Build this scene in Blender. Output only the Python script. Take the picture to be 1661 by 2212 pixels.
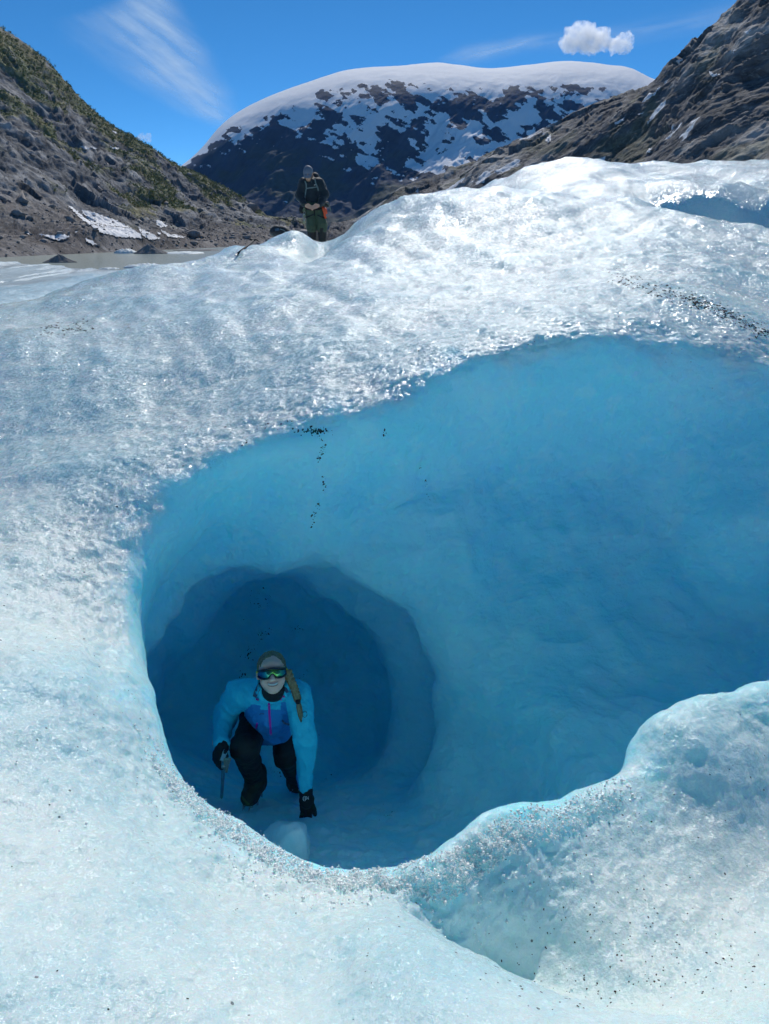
import bpy, math, random
import numpy as np
from mathutils import Vector, Matrix
from mathutils.bvhtree import BVHTree
R = math.radians
rng = np.random.default_rng(7); random.seed(7)
for o in list(bpy.data.objects): bpy.data.objects.remove(o)
SC = bpy.context.scene
COL = SC.collection
# ------------------------------------------------------------------ camera
# photograph measured at 1661 x 2212 px; focal length 1600 px, horizon at row 490
F, CX, CY = 1600.0, 830.5, 1106.0
PITCH = math.atan((CY - 490) / F)
CP, SP = math.cos(PITCH), math.sin(PITCH)
CAM = np.array([0.0, 0.0, 1.65])
cd = bpy.data.cameras.new('camera'); cam = bpy.data.objects.new('camera', cd); COL.objects.link(cam)
cd.sensor_fit = 'VERTICAL'; cd.sensor_height = 36; cd.lens = 36 * F / 2212
cd.clip_start = 0.05; cd.clip_end = 60000
cam.location = CAM; cam.rotation_euler = (math.pi / 2 - PITCH, 0, 0)
SC.camera = cam
# ------------------------------------------------------------------ light
SUN_EL, SUN_AZ = R(43), R(7)          # azimuth to the right of the view (+Y)
w = bpy.data.worlds.new('World'); SC.world = w; w.use_nodes = True
nt = w.node_tree; nt.nodes.clear()
sky = nt.nodes.new('ShaderNodeTexSky'); sky.sky_type = 'NISHITA'; sky.sun_disc = False
sky.sun_elevation = SUN_EL; sky.sun_rotation = SUN_AZ
sky.altitude = 4000; sky.air_density = 0.6; sky.dust_density = 0.0; sky.ozone_density = 6.0
hs = nt.nodes.new('ShaderNodeHueSaturation'); hs.inputs['Saturation'].default_value = 1.17; hs.inputs['Value'].default_value = 1.0; hs.inputs['Hue'].default_value = 0.490
bg = nt.nodes.new('ShaderNodeBackground'); bg.inputs['Strength'].default_value = 0.086
wo = nt.nodes.new('ShaderNodeOutputWorld')
nt.links.new(sky.outputs[0], hs.inputs['Color']); nt.links.new(hs.outputs[0], bg.inputs['Color']); nt.links.new(bg.outputs[0], wo.inputs['Surface'])
sd = bpy.data.lights.new('sun', 'SUN'); sun = bpy.data.objects.new('sun', sd); COL.objects.link(sun)
sd.energy = 2.0; sd.angle = R(0.53); sd.color = (1.0, 0.965, 0.91)
sdir = Vector((math.sin(SUN_AZ) * math.cos(SUN_EL), math.cos(SUN_AZ) * math.cos(SUN_EL), math.sin(SUN_EL)))
sun.rotation_euler = sdir.to_track_quat('Z', 'Y').to_euler(); sun.location = (20, 40, 40)
SC.view_settings.view_transform = 'Standard'; SC.view_settings.look = 'None'
SC.view_settings.exposure = 0.7; SC.view_settings.gamma = 1.0; SC.view_settings.use_curve_mapping = False
cy = SC.cycles
cy.max_bounces = 12; cy.diffuse_bounces = 12; cy.glossy_bounces = 3; cy.transmission_bounces = 4; cy.volume_bounces = 3; cy.transparent_max_bounces = 12
cy.use_denoising = True; cy.denoiser = 'OPENIMAGEDENOISE'; cy.sample_clamp_indirect = 6
cy.use_adaptive_sampling = True; cy.adaptive_threshold = 0.045
cy.caustics_reflective = False; cy.caustics_refractive = False

# ------------------------------------------------------------------ helpers
def raydir(px, py):
    a = (px - CX) / F; t = (py - CY) / F
    return np.array([a, CP - t * SP, -(SP + t * CP)])
def at(px, py, y):
    "point seen at a photo position, y metres forward"
    d = raydir(px, py); return CAM + d * (y / d[1])
def atz(px, py, z):
    d = raydir(px, py); return CAM + d * ((z - CAM[2]) / d[2])

_prm = np.concatenate([np.random.default_rng(3).permutation(256)] * 3).astype(np.int32)
_g = np.random.default_rng(4).normal(size=(256, 3)); _g = (_g / np.linalg.norm(_g, axis=1)[:, None]).astype(np.float32)
def pnoise(p):
    p = np.asarray(p, np.float32); out = np.empty(len(p), np.float32)
    for a in range(0, len(p), 200000):
        q = p[a:a + 200000]; i = np.floor(q).astype(np.int32); f = q - i; i &= 255
        u = f * f * f * (f * (f * 6 - 15) + 10)
        r = np.zeros(len(q), np.float32)
        for dx in (0, 1):
            ix = _prm[i[:, 0] + dx]; wx = u[:, 0] if dx else 1 - u[:, 0]
            for dy in (0, 1):
                iy = _prm[ix + i[:, 1] + dy]; wy = u[:, 1] if dy else 1 - u[:, 1]
                for dz in (0, 1):
                    g = _g[_prm[iy + i[:, 2] + dz] & 255]; wz = u[:, 2] if dz else 1 - u[:, 2]
                    r += wx * wy * wz * (g[:, 0] * (f[:, 0] - dx) + g[:, 1] * (f[:, 1] - dy) + g[:, 2] * (f[:, 2] - dz))
        out[a:a + 200000] = r * 1.5
    return out
def fbm(p, s, octv=4, gain=0.5, lac=2.03, ridged=False):
    p = np.asarray(p, np.float32) * s; a = 1.0; r = np.zeros(len(p), np.float32)
    for k in range(octv):
        n = pnoise(p + 17.3 * k)
        r += a * ((1 - 2 * np.abs(n)) if ridged else n); a *= gain; p = p * lac
    return r
def sstep(a, b, x):
    t = np.clip((x - a) / (b - a), 0, 1); return t * t * (3 - 2 * t)

def mesh_obj(name, V, Q, mat=None, parent=None, smooth=True, attrs=None, mats=None, mid=None):
    V = np.asarray(V, np.float32); me = bpy.data.meshes.new(name)
    if isinstance(Q, np.ndarray):
        n, k = Q.shape
        me.vertices.add(len(V)); me.vertices.foreach_set('co', V.ravel())
        me.loops.add(n * k); me.loops.foreach_set('vertex_index', Q.astype(np.int32).ravel())
        me.polygons.add(n); me.polygons.foreach_set('loop_start', np.arange(0, n * k, k, dtype=np.int32))
        me.update(calc_edges=True)
    else:
        me.from_pydata(V.tolist(), [], Q); me.update()
    if smooth: me.polygons.foreach_set('use_smooth', np.ones(len(me.polygons), bool))
    for k_, v_ in (attrs or {}).items():
        if np.ndim(v_) == 2:
            a = me.attributes.new(k_, 'FLOAT_COLOR', 'POINT'); a.data.foreach_set('color', np.column_stack([v_, np.ones(len(v_))]).astype(np.float32).ravel()); continue
        a = me.attributes.new(k_, 'FLOAT', 'POINT'); a.data.foreach_set('value', np.asarray(v_, np.float32).ravel())
    for m in (mats or ([mat] if mat else [])): me.materials.append(m)
    if mid is not None: me.polygons.foreach_set('material_index', np.asarray(mid, np.int32))
    me.validate(); o = bpy.data.objects.new(name, me); COL.objects.link(o)
    if parent: o.parent = parent
    return o
def tag(o, label=None, cat=None, group=None, kind=None):
    if label: o['label'] = label
    if cat: o['category'] = cat
    if group: o['group'] = group
    if kind: o['kind'] = kind
    return o
def empty(name, loc, rz=0):
    o = bpy.data.objects.new(name, None); COL.objects.link(o); o.location = loc; o.rotation_euler = (0, 0, rz)
    o.empty_display_size = 0.1; return o
def gridq(nr, nc, wrap=False):
    i, j = np.meshgrid(np.arange(nr - 1), np.arange(nc if wrap else nc - 1), indexing='ij')
    j2 = (j + 1) % nc
    return np.stack([i * nc + j, i * nc + j2, (i + 1) * nc + j2, (i + 1) * nc + j], -1).reshape(-1, 4)
def vnormals(V, Q):
    a, b, c, d = (V[Q[:, k]] for k in range(4)); fn = np.cross(c - a, d - b)
    N = np.zeros_like(V)
    for ax in range(3):
        N[:, ax] = sum(np.bincount(Q[:, k], fn[:, ax], len(V)) for k in range(4))
    return N / np.maximum(np.linalg.norm(N, axis=1), 1e-9)[:, None]
def tps_fit(P):
    P = np.asarray(P, float); n = len(P); xy = P[:, :2]
    d2 = ((xy[:, None] - xy[None]) ** 2).sum(-1); K = 0.5 * d2 * np.log(d2 + 1e-9)
    A = np.zeros((n + 3, n + 3)); A[:n, :n] = K + np.eye(n) * 0.001; A[:n, n] = 1; A[:n, n + 1:] = xy; A[n:, :n] = A[:n, n:].T
    s = np.linalg.solve(A, np.concatenate([P[:, 2], [0, 0, 0]])); return xy, s
def tps_eval(m, Q):
    xy, s = m; out = np.empty(len(Q)); n = len(xy)
    for a in range(0, len(Q), 20000):
        q = Q[a:a + 20000]; d2 = ((q[:, None] - xy[None]) ** 2).sum(-1)
        out[a:a + 20000] = (0.5 * d2 * np.log(d2 + 1e-9)) @ s[:n] + s[n] + q @ s[n + 1:]
    return out
def hermite(P, ts, t):
    "P (K,...) at params ts, evaluated at t with finite-difference tangents"
    P = np.asarray(P, float); ts = np.asarray(ts, float); K = len(ts)
    M = np.empty_like(P); sh = (-1,) + (1,) * (P.ndim - 1)
    dl = (P[1:] - P[:-1]) / (ts[1:] - ts[:-1]).reshape(sh)
    M[0] = dl[0]; M[-1] = dl[-1]
    h = ts[1:] - ts[:-1]; wv = (h[1:] / (h[1:] + h[:-1])).reshape(sh)
    M[1:-1] = dl[:-1] * wv + dl[1:] * (1 - wv)
    k = np.clip(np.searchsorted(ts, t, side='right') - 1, 0, K - 2); hh = h[k].reshape(sh); u = ((t - ts[k]) / h[k]).reshape(sh)
    return (P[k] * (2 * u**3 - 3 * u**2 + 1) + M[k] * hh * (u**3 - 2 * u**2 + u) + P[k + 1] * (3 * u**2 - 2 * u**3) + M[k + 1] * hh * (u**3 - u**2))

# node helper -----------------------------------------------------
class NT:
    def __init__(s, name):
        s.m = bpy.data.materials.new(name); s.m.use_nodes = True; s.t = s.m.node_tree; s.t.nodes.clear()
        s.out = s.t.nodes.new('ShaderNodeOutputMaterial')
    def n(s, typ, props=None, **ins):
        nd = s.t.nodes.new('ShaderNode' + typ)
        for k, v in (props or {}).items(): setattr(nd, k, v)
        for k, v in ins.items():
            key = int(k[1:]) if k[0] == 'i' and k[1:].isdigit() else k.replace('_', ' ')
            sk = nd.inputs[key]
            if isinstance(v, bpy.types.NodeSocket): s.t.links.new(v, sk)
            elif isinstance(v, bpy.types.Node): s.t.links.new(v.outputs[0], sk)
            else:
                if sk.type == 'RGBA' and len(v) == 3: v = (*v, 1)
                sk.default_value = v
        return nd
    def pos(s): return s.n('NewGeometry').outputs['Position']
    def obj(s): return s.n('TexCoord').outputs['Object']
    def cattr(s, a): return s.n('Attribute', {'attribute_name': a}).outputs['Color']
    def attr(s, a): return s.n('Attribute', {'attribute_name': a}).outputs['Fac']
    def noise(s, vec, scale, detail=3, rough=0.5, dist=0.0):
        return s.n('TexNoise', Vector=vec, Scale=scale, Detail=detail, Roughness=rough, Distortion=dist).outputs['Fac']
    def ramp(s, f, stops, interp='LINEAR'):
        nd = s.n('ValToRGB', Fac=f); cr = nd.color_ramp; cr.interpolation = interp
        while len(cr.elements) < len(stops): cr.elements.new(0.5)
        for e, (p, c) in zip(cr.elements, stops): e.position = p; e.color = (*c, 1) if len(c) == 3 else c
        return nd.outputs[0]
    def mix(s, f, a, b, blend='MIX'):
        nd = s.n('Mix', {'data_type': 'RGBA', 'blend_type': blend})
        for k, v in ((0, f), (6, a), (7, b)):
            if isinstance(v, bpy.types.NodeSocket): s.t.links.new(v, nd.inputs[k])
            else: nd.inputs[k].default_value = (*v, 1) if (k and len(v) == 3) else v
        return nd.outputs[2]
    def math(s, op, a, b=0.5, c=None, clamp=False):
        nd = s.n('Math', {'operation': op, 'use_clamp': clamp}, i0=a, i1=b)
        if c is not None: nd.inputs[2].default_value = c
        return nd.outputs[0]
    def mapr(s, v, a, b, c=0.0, d=1.0, smooth=False):
        return s.n('MapRange', {'interpolation_type': 'SMOOTHSTEP' if smooth else 'LINEAR'}, Value=v, From_Min=a, From_Max=b, To_Min=c, To_Max=d).outputs[0]
    def vmul(s, v, k):
        return s.n('VectorMath', {'operation': 'MULTIPLY'}, i0=v, i1=k).outputs[0]
    def bump(s, h, strength=0.3, dist=0.01, normal=None):
        kw = dict(Height=h, Strength=strength, Distance=dist)
        if normal is not None: kw['Normal'] = normal
        return s.n('Bump', **kw).outputs[0]
    def bsdf(s, **kw):
        nd = s.n('BsdfPrincipled', **kw); s.t.links.new(nd.outputs[0], s.out.inputs['Surface']); return s.m
def simple(name, col, rough=0.6, nscale=40, var=0.25, bump=0.15, bdist=0.002, metal=0.0, **kw):
    t = NT(name); p = t.obj(); f = t.noise(p, nscale, 4)
    c = t.mix(f, tuple(x * (1 - var) for x in col), tuple(min(1, x * (1 + var)) for x in col))
    return t.bsdf(Base_Color=c, Roughness=rough, Metallic=metal, Normal=t.bump(t.noise(p, nscale * 2.5, 3), bump, bdist), **kw)
# ================================================================== ICE with the cave
RIM = [(880,1890,1.85),(700,1885,1.85),(560,1828,1.95),(390,1700,2.25),(300,1500,2.62),(265,1330,3.1),(285,1150,3.6),(440,985,4.1),
       (680,905,4.3),(860,850,4.45),(1000,775,4.65),(1250,725,4.8),(1450,750,4.85),(1661,785,4.8),(1850,900,4.6),(1990,1100,4.2),
       (1950,1300,3.6),(1661,1475,2.95),(1440,1545,2.65),(1380,1650,2.45),(1250,1735,2.25),(1100,1792,2.1),(1000,1858,1.95)]
R2 = [(640,1168,4.32),(800,1195,4.36),(960,1340,4.25),(1060,1480,4.05),(1088,1600,3.85),(1050,1760,3.45),(930,1860,3.0),(700,1925,2.7),
      (450,1840,2.75),(330,1680,3.1),(275,1480,3.6),(300,1310,4.0),(350,1235,4.2),(450,1180,4.3)]
R3 = [(640,1213,4.36),(560,1222,4.36),(450,1240,4.3),(370,1300,4.2),(310,1400,4.0),(285,1520,3.75),(330,1680,3.4),(430,1800,3.2),(600,1835,3.08),
      (750,1835,3.12),(880,1800,3.35),(930,1740,3.65),(957,1640,3.95),(972,1560,4.12),(945,1450,4.24),(890,1365,4.3),(830,1290,4.36),(740,1232,4.4),(690,1214,4.4)]
R4 = [(560,1252,5.2),(620,1258,5.2),(690,1274,5.2),(740,1300,5.2),(800,1380,5.12),(838,1470,5.0),(850,1560,4.85),(832,1640,4.6),(780,1690,4.3),
      (700,1712,4.12),(600,1716,4.05),(500,1698,4.15),(400,1640,4.4),(335,1570,4.65),(348,1500,4.85),(385,1430,5.0),(430,1360,5.1),(480,1290,5.2),(520,1258,5.2)]
C2, C3, C4 = (640,1500), (620,1520), (600,1490)
def ring(ctrl, c, dens=60):
    P = np.array([at(*q) for q in ctrl]); A = np.array([math.atan2(q[1] - c[1], q[0] - c[0]) for q in ctrl])
    o = np.argsort(A); P = P[o]; K = len(P)
    Pw = np.concatenate([P[-3:], P, P[:3]])
    ts = np.concatenate([[0], np.cumsum(np.linalg.norm(np.diff(Pw, axis=0), axis=1) ** 0.5)])
    D = hermite(Pw, ts, np.linspace(ts[2], ts[-3], K * dens))
    rel = D - CAM; dep = rel @ np.array([0, CP, -SP])
    px = CX + F * rel[:, 0] / dep; py = CY - F * (rel @ np.array([0, SP, CP])) / dep
    return D, np.arctan2(py - c[1], px - c[0])
def ring_at(ctrl, c, th):
    D, a = ring(ctrl, c); o = np.argsort(a); a = a[o]; D = D[o]
    aw = np.concatenate([a - 2 * math.pi, a, a + 2 * math.pi]); Dw = np.concatenate([D, D, D])
    return np.stack([np.interp(th, aw, Dw[:, k]) for k in range(3)], 1)
NU = 1000
CR = (720, 1450)
# column angles: spread evenly along the rim
D, a = ring(RIM, CR); o = np.argsort(a); D = D[o]; a = a[o]
L = np.concatenate([[0], np.cumsum(np.linalg.norm(np.diff(D, axis=0), axis=1) + 0.5 * np.diff(a))])
TH = np.interp(np.linspace(0, L[-1], NU, endpoint=False), L, a)
def wobble(P, amp, seed):
    n_ = np.column_stack([np.cos(TH), np.sin(TH), 0 * TH + seed]); k_ = amp * fbm(n_, 1.9, 2, .4); c_ = P.mean(0)
    q_ = P - c_; q_[:, 1] *= .3; return P + q_ / np.linalg.norm(q_, axis=1)[:, None] * k_[:, None]
P0 = ring_at(RIM, CR, TH); P2 = ring_at(R2, C2, TH); P3 = ring_at(R3, C3, TH); P4 = ring_at(R4, C4, TH)
low_ = sstep(0.2, 0.75, np.sin(TH))[:, None]
P2 = P2 * low_ + wobble(P2, .08, 7.7) * (1 - low_); P3 = P3 * low_ + wobble(P3, .08, 7.7) * (1 - low_); P4 = P4 * low_ + wobble(P4, .09, 1.3) * (1 - low_)
# ground around the hole: thin plate through points read off the photograph
G = [at(*q) for q in [(680,820,4.75),(700,700,5.6),(700,600,7.2),(690,545,8.8),
    (0,665,9),(230,603,9.5),(350,572,10),(480,547,10.3),(560,521,10.4),(650,489,10.5),(686,514,10.2),(722,499,10.5),(800,458,10.5),(870,426,10.5),(1000,406,10.5),(1180,413,10),(1330,441,9.5),(1470,469,9),(1661,501,8.5),
    (1050,402,17),(1130,363,17),(1220,345,17),(1300,350,17),(1420,358,16.5),(1661,353,16),(1900,340,15.5),
    (1400,600,6.2),(1661,640,6.2),(1000,600,7),(1250,500,8.4),(1000,700,5.3),(1300,680,5.2),(1000,500,8.7),
    (500,600,8.0),(450,750,5.6),(300,680,6.8),(170,705,6.6),(170,670,7.4),(330,640,7.6),(0,750,6.0),(0,860,5.2),(200,850,5.1),(0,1000,4.3),(200,1000,4.1),(400,890,4.7),
    (100,1200,3.3),(0,1500,2.2),(200,1500,2.4),(130,1330,2.95),(0,2000,1.3),(400,2100,1.25),(250,1800,1.75),(0,1750,1.7),(500,1950,1.6),(700,1960,1.62),
    (700,2110,1.34),(900,2018,1.5),(1050,2090,1.4),(1200,2150,1.3),(1400,2190,1.22),(1520,2205,1.18),
    (950,1990,1.79),(1060,2075,1.78),(1150,2120,1.72),(1250,2140,1.67),(1420,2170,1.56),(1560,2200,1.40),(1200,2060,1.79),(1350,2090,1.70),
    (1000,1915,1.88),(1060,1865,1.97),(1150,1920,1.95),(1090,1815,2.06),(1300,1965,1.88),(1480,2000,1.82),(1661,2010,1.8),
    (1470,440,12.6),(1600,456,12.2),(1390,424,13.1),(1300,412,13.5),(1500,400,14.4),(1661,400,14),
    (1200,1860,2.05),(1400,1800,2.2),(1661,1750,2.35),(1661,1600,2.65),(1500,1600,2.5)]]
G += [np.array(q) + (0, 0, 1.65) for q in [(4.6,4.6,-1.2),(4.6,2.6,-1.75),(3.2,1.4,-1.9),(2.2,.2,-1.75),(.3,.2,-1.66),(0,-3,-1.6),(-2.5,-.5,-1.5),(-4,2.5,-1.45),(8,-2,-1.6),(-8,1,-1.8),(-8,6,-1.9),(0,-12,-1.4),
    (-9,13,-3.3),(-5,13.5,-2.3),(-2,13,-1.0),(.4,15,-.62),(-1.5,15.1,-.60),(3.5,12.4,-.1),(4.4,11.9,-.55),(5.3,11.5,-.85),(6.4,11.0,-.9),(7.6,10.4,-.85),(0,22,-2.4),(7,24,-.5),(13,22,.3),(15,12,.2),(-14,20,-6),(-8,28,-7),(4,34,-4),(15,36,-3),(22,18,-.5),(20,0,-1),(-20,6,-5),(-18,-10,-2.2),(18,-14,-1),(-22,26,-9)]]
ridx = np.linspace(0, NU, 46, endpoint=False).astype(int)
TPS = tps_fit(G + [P0[i] for i in ridx])
PC = np.array([0.35, 3.3])
rad = P0[:, :2] - PC; rl = np.linalg.norm(rad, axis=1); ru = rad / rl[:, None]
NO = 330
off = 0.010 * (np.exp(np.linspace(0, math.log(1 + 32 / 0.010 * 0.035), NO)) - 1) / 0.035
outer = []
for dd in off[1:]:
    p = P0[:, :2] + ru * dd
    z = tps_eval(TPS, p); k = sstep(0, 0.35, dd)
    outer.append(np.column_stack([p, z]))
e0 = P0[:, 2] - tps_eval(TPS, P0[:, :2])
for j, dd in enumerate(off[1:]): outer[j][:, 2] += e0 * (1 - sstep(0, 0.6, dd))
# inner wall: recess rings behind each lip make the scalloped chambers
def scale_px(P, c, k, dy):
    rel = P - CAM; dep = rel @ np.array([0, CP, -SP]); px = CX + F * rel[:, 0] / dep; py = CY - F * (rel @ np.array([0, SP, CP])) / dep
    return np.array([at(c[0] + (x - c[0]) * k, c[1] + (y_ - c[1]) * k, yy + dy) for x, y_, yy in zip(px, py, P[:, 1])])
P1 = P0 * 0.62 + P2 * 0.38
low = sstep(0.2, 0.75, np.sin(TH))                    # 1 along the floor side
steep = (1 - low)[:, None]
inw = P2 - P0; inw[:, 2] = 0; inw /= np.maximum(np.linalg.norm(inw, axis=1), 1e-6)[:, None]
wid = np.minimum(np.linalg.norm((P2 - P0)[:, :2], axis=1), 1.4)[:, None]
P1 = P1 - inw * wid * 0.20 * (0.35 + 0.65 * steep) + np.array([0, 0, -0.34]) * (0.4 + 0.6 * steep) * np.minimum(wid / 0.6, 1)
P05 = P0 * 0.84 + P1 * 0.16
# a ledge on the right wall that catches the sun
REC3 = scale_px(P3, C3, 1.07, 0.42); REC3[:, 2] -= 0.06
REC3 = REC3 * (1 - low[:, None]) + 0.5 * (P3 + P4) * low[:, None]
REC4 = scale_px(P4, C4, 1.05, 0.5); REC4 = REC4 * (1 - low[:, None]) + scale_px(P4, C4, 0.93, 0.45) * low[:, None]
P5 = scale_px(P4, (590, 1500), 0.84, 0.85)
P6 = scale_px(P4, (590, 1500), 0.45, 1.15); END = np.repeat(P6.mean(0)[None] + [[0, .12, -.05]], NU, 0)
P6 = P6 * 1.0
outp = np.column_stack([P0[:, :2] + ru * 0.22, tps_eval(TPS, P0[:, :2] + ru * 0.22) + e0 * 0.6])
Ks = [outp, P0, P1, P2, P3, REC3, P4, REC4, P5, P6, END]
ts = np.array([0, 0.22, 1.0, 1.85, 2.05, 2.5, 3.2, 3.7, 4.6, 5.3, 6.0])
tt = np.concatenate([np.linspace(0.22, 1.85, 150), np.linspace(1.85, 2.05, 30)[1:], np.linspace(2.05, 3.2, 90)[1:], np.linspace(3.2, 4.6, 70)[1:], np.linspace(4.6, 6.0, 40)[1:]])
inner = hermite(np.array(Ks), ts, tt)                  # (nv, NU, 3)
V = np.concatenate([np.array(outer)[::-1], inner]).astype(float)
NV = len(V); vrim = NO - 1
# soften the grid across the rim
for it in range(10):
    S = V.copy(); S[1:-1] = 0.5 * V[1:-1] + 0.25 * (V[:-2] + V[2:]); lo, hi = vrim - 16, vrim + 26
    V[lo:hi] = S[lo:hi]
lo, hi = vrim - 60, vrim + 60; wv = (1 - low)[None, :, None] * np.clip(1 - np.abs(np.arange(lo, hi) - vrim) / 60, 0, 1)[:, None, None]   # the upper side rolls over gently
B = V[lo - 1:hi + 1].copy()
for it in range(260): B[1:-1] += wv * 0.25 * (B[:-2] + B[2:] - 2 * B[1:-1])
V[lo:hi] = B[1:-1]
V = V.reshape(-1, 3)
IQ = gridq(NV, NU, True)[:, ::-1]
vin = np.repeat(np.concatenate([-off[1:][::-1], tt - 0.22]), NU)      # <0 outside, >0 inside
N = vnormals(V, IQ)
if N[(vrim - 150) * NU:(vrim - 100) * NU, 2].mean() < 0: IQ = IQ[:, ::-1]; N = -N
thv = np.tile(TH, NV); lowv = np.tile(low, NV)
crust = 1 - sstep(0, 1, (vin + 0.16 * fbm(V, 2.2, 4, .6) - 0.06 * lowv + 0.16 + .10 * (1 - lowv)) / (0.36 + .22 * (1 - lowv)))
inside = sstep(0.0, 0.5, vin)
dist = np.linalg.norm(V - CAM, axis=1)
# broad swells, runnels down the slope, then grain
d = 0.035 * fbm(V, 1.1, 3) * (1 - 0.4 * inside)
run = fbm(np.column_stack([V[:, 0] * 2.4 + V[:, 1] * 0.9, V[:, 1] * 0.55 - V[:, 0] * 0.2, V[:, 2]]), 1.0, 3)
d += 0.030 * run * (1 - inside) * sstep(3.2, 5.5, V[:, 1])
d += 0.012 * fbm(V, 6, 3) * (1 - 0.75 * inside)
scal = fbm(V * [1, 1, 1.0], 1.9, 2, ridged=True)
flute = fbm(np.column_stack([V[:, 0] * 1.6 + V[:, 1] * 1.2, V[:, 1] * .5, V[:, 2] * .45]), 1.3, 3)
d += (0.045 * (scal - 0.5) * sstep(0.5, 1.2, vin) + 0.045 * flute * sstep(.25, .7, vin) * (1 - .7 * np.exp(-((vin - 1.75) / .25) ** 2))) * inside * (1 - lowv * 0.6) + 0.020 * fbm(V, 4.5, 4, .6) * inside
frost = lowv * sstep(.45, 1.0, vin) * (1 - sstep(3.2, 4.6, vin)) * sstep(-.25, .45, fbm(V + 2, 3.0, 4, .6)); d += .012 * frost * fbm(V, 18, 3, .6)
g = fbm(V, 24, 3, 0.6); d += np.where(crust > 0.02, (0.004 + 0.016 * sstep(-.4, .1, vin) * (1 - sstep(0.0, 0.25, vin)) * np.clip(lowv, .25, 1)) * (g + 0.9 * fbm(V + 3, 11, 2)) * crust, 0)
d += 0.004 * lowv * inside * fbm(V, 14, 3)
d *= np.clip(1.2 - np.abs(vin) / 60, 0.3, 1)
V = V + N * d[:, None]
# a bulge on the right wall whose top catches the sun
wl = (vin > 0) & (vin < 1.6); rel = V - CAM; dep = rel @ np.array([0, CP, -SP]); PX = CX + F * rel[:, 0] / dep; PY = CY - F * (rel @ np.array([0, SP, CP])) / dep
q_ = V[wl & (np.abs(PX - 1615) < 25) & (np.abs(PY - 1110) < 25) & (dep > 2)].mean(0)
bl = np.exp(-(((V - q_) / [.50, .80, .46]) ** 2).sum(1)) * wl * sstep(0, .35, vin) * (1 - sstep(1.1, 1.6, vin))
V = V + bl[:, None] * np.array([-.10, -.30, .0]); crust = np.maximum(crust, 0 * bl)
# far crests: lumpy
V[:, 2] += 0.10 * sstep(7.5, 10, V[:, 1]) * fbm(V, 0.9, 3) * (vin < 0)
crest = (vin < 0) & (V[:, 1] > 6.5); V[:, 2] += np.where(crest, 0.018 * fbm(V, 5.0, 2), 0)
for (px_, py_, yy_, dp, wx_, wy_) in ((690, 500, 10.5, .20, .24, 1.6), (730, 500, 10.6, .10, .30, 1.6)):      # runnel by the standing person
    q_ = at(px_, py_, yy_); V[:, 2] -= np.where(vin < 0, dp * np.exp(-((V[:, 0] - q_[0]) / wx_) ** 2 - ((V[:, 1] - q_[1]) / wy_) ** 2), 0)
def lerp(a, b, f): f = np.asarray(f)[:, None]; return np.asarray(a) * (1 - f) + np.asarray(b) * f
def ice_tint(V, crust):
    big = fbm(V, 1.1, 3); mid = fbm(V + 9, 6, 3, 0.6); silt = fbm(V + 31, 2.0, 4, 0.6)
    white = lerp((0.74, 0.86, 0.82), (0.52, 0.74, 0.76), sstep(-0.35, 0.55, big))
    white = lerp(white, (0.42, 0.67, 0.73), sstep(0.1, 0.8, mid) * 0.45)
    white = lerp(white, (0.50, 0.54, 0.60), sstep(0.25, 0.8, silt) * 0.45 * sstep(3.0, 4.5, V[:, 1]))
    blue = lerp((0.34, 0.85, 0.978), (0.44, 0.88, 0.982), sstep(-0.5, 0.5, fbm(V + 5, 1.6, 3)))
    blue = lerp(blue, (0.52, 0.90, 0.97), sstep(0.05, 0.8, fbm(V + 3, 7, 4, 0.65)) * 0.6)
    c = sstep(0.1, 0.9, crust + 0.25 * mid)
    if len(V) == len(frost): blue = lerp(blue, (0.66, 0.92, 0.96), frost * .75)
    return lerp(blue, white, c)
ICE = tag(mesh_obj('glacier_ice', V, IQ, attrs={'crust': crust, 'tint': ice_tint(V, crust), 'grain': crust * (0.66 + 0.34 * sstep(2.6, 4.0, V[:, 1])) * (.7 + .3 * sstep(-.35, .3, fbm(V + 60, 1.4, 3)))}), kind='structure')
ICE['label'] = 'blue glacier ice with round melt cave and sunlit crystalline crust'
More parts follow.
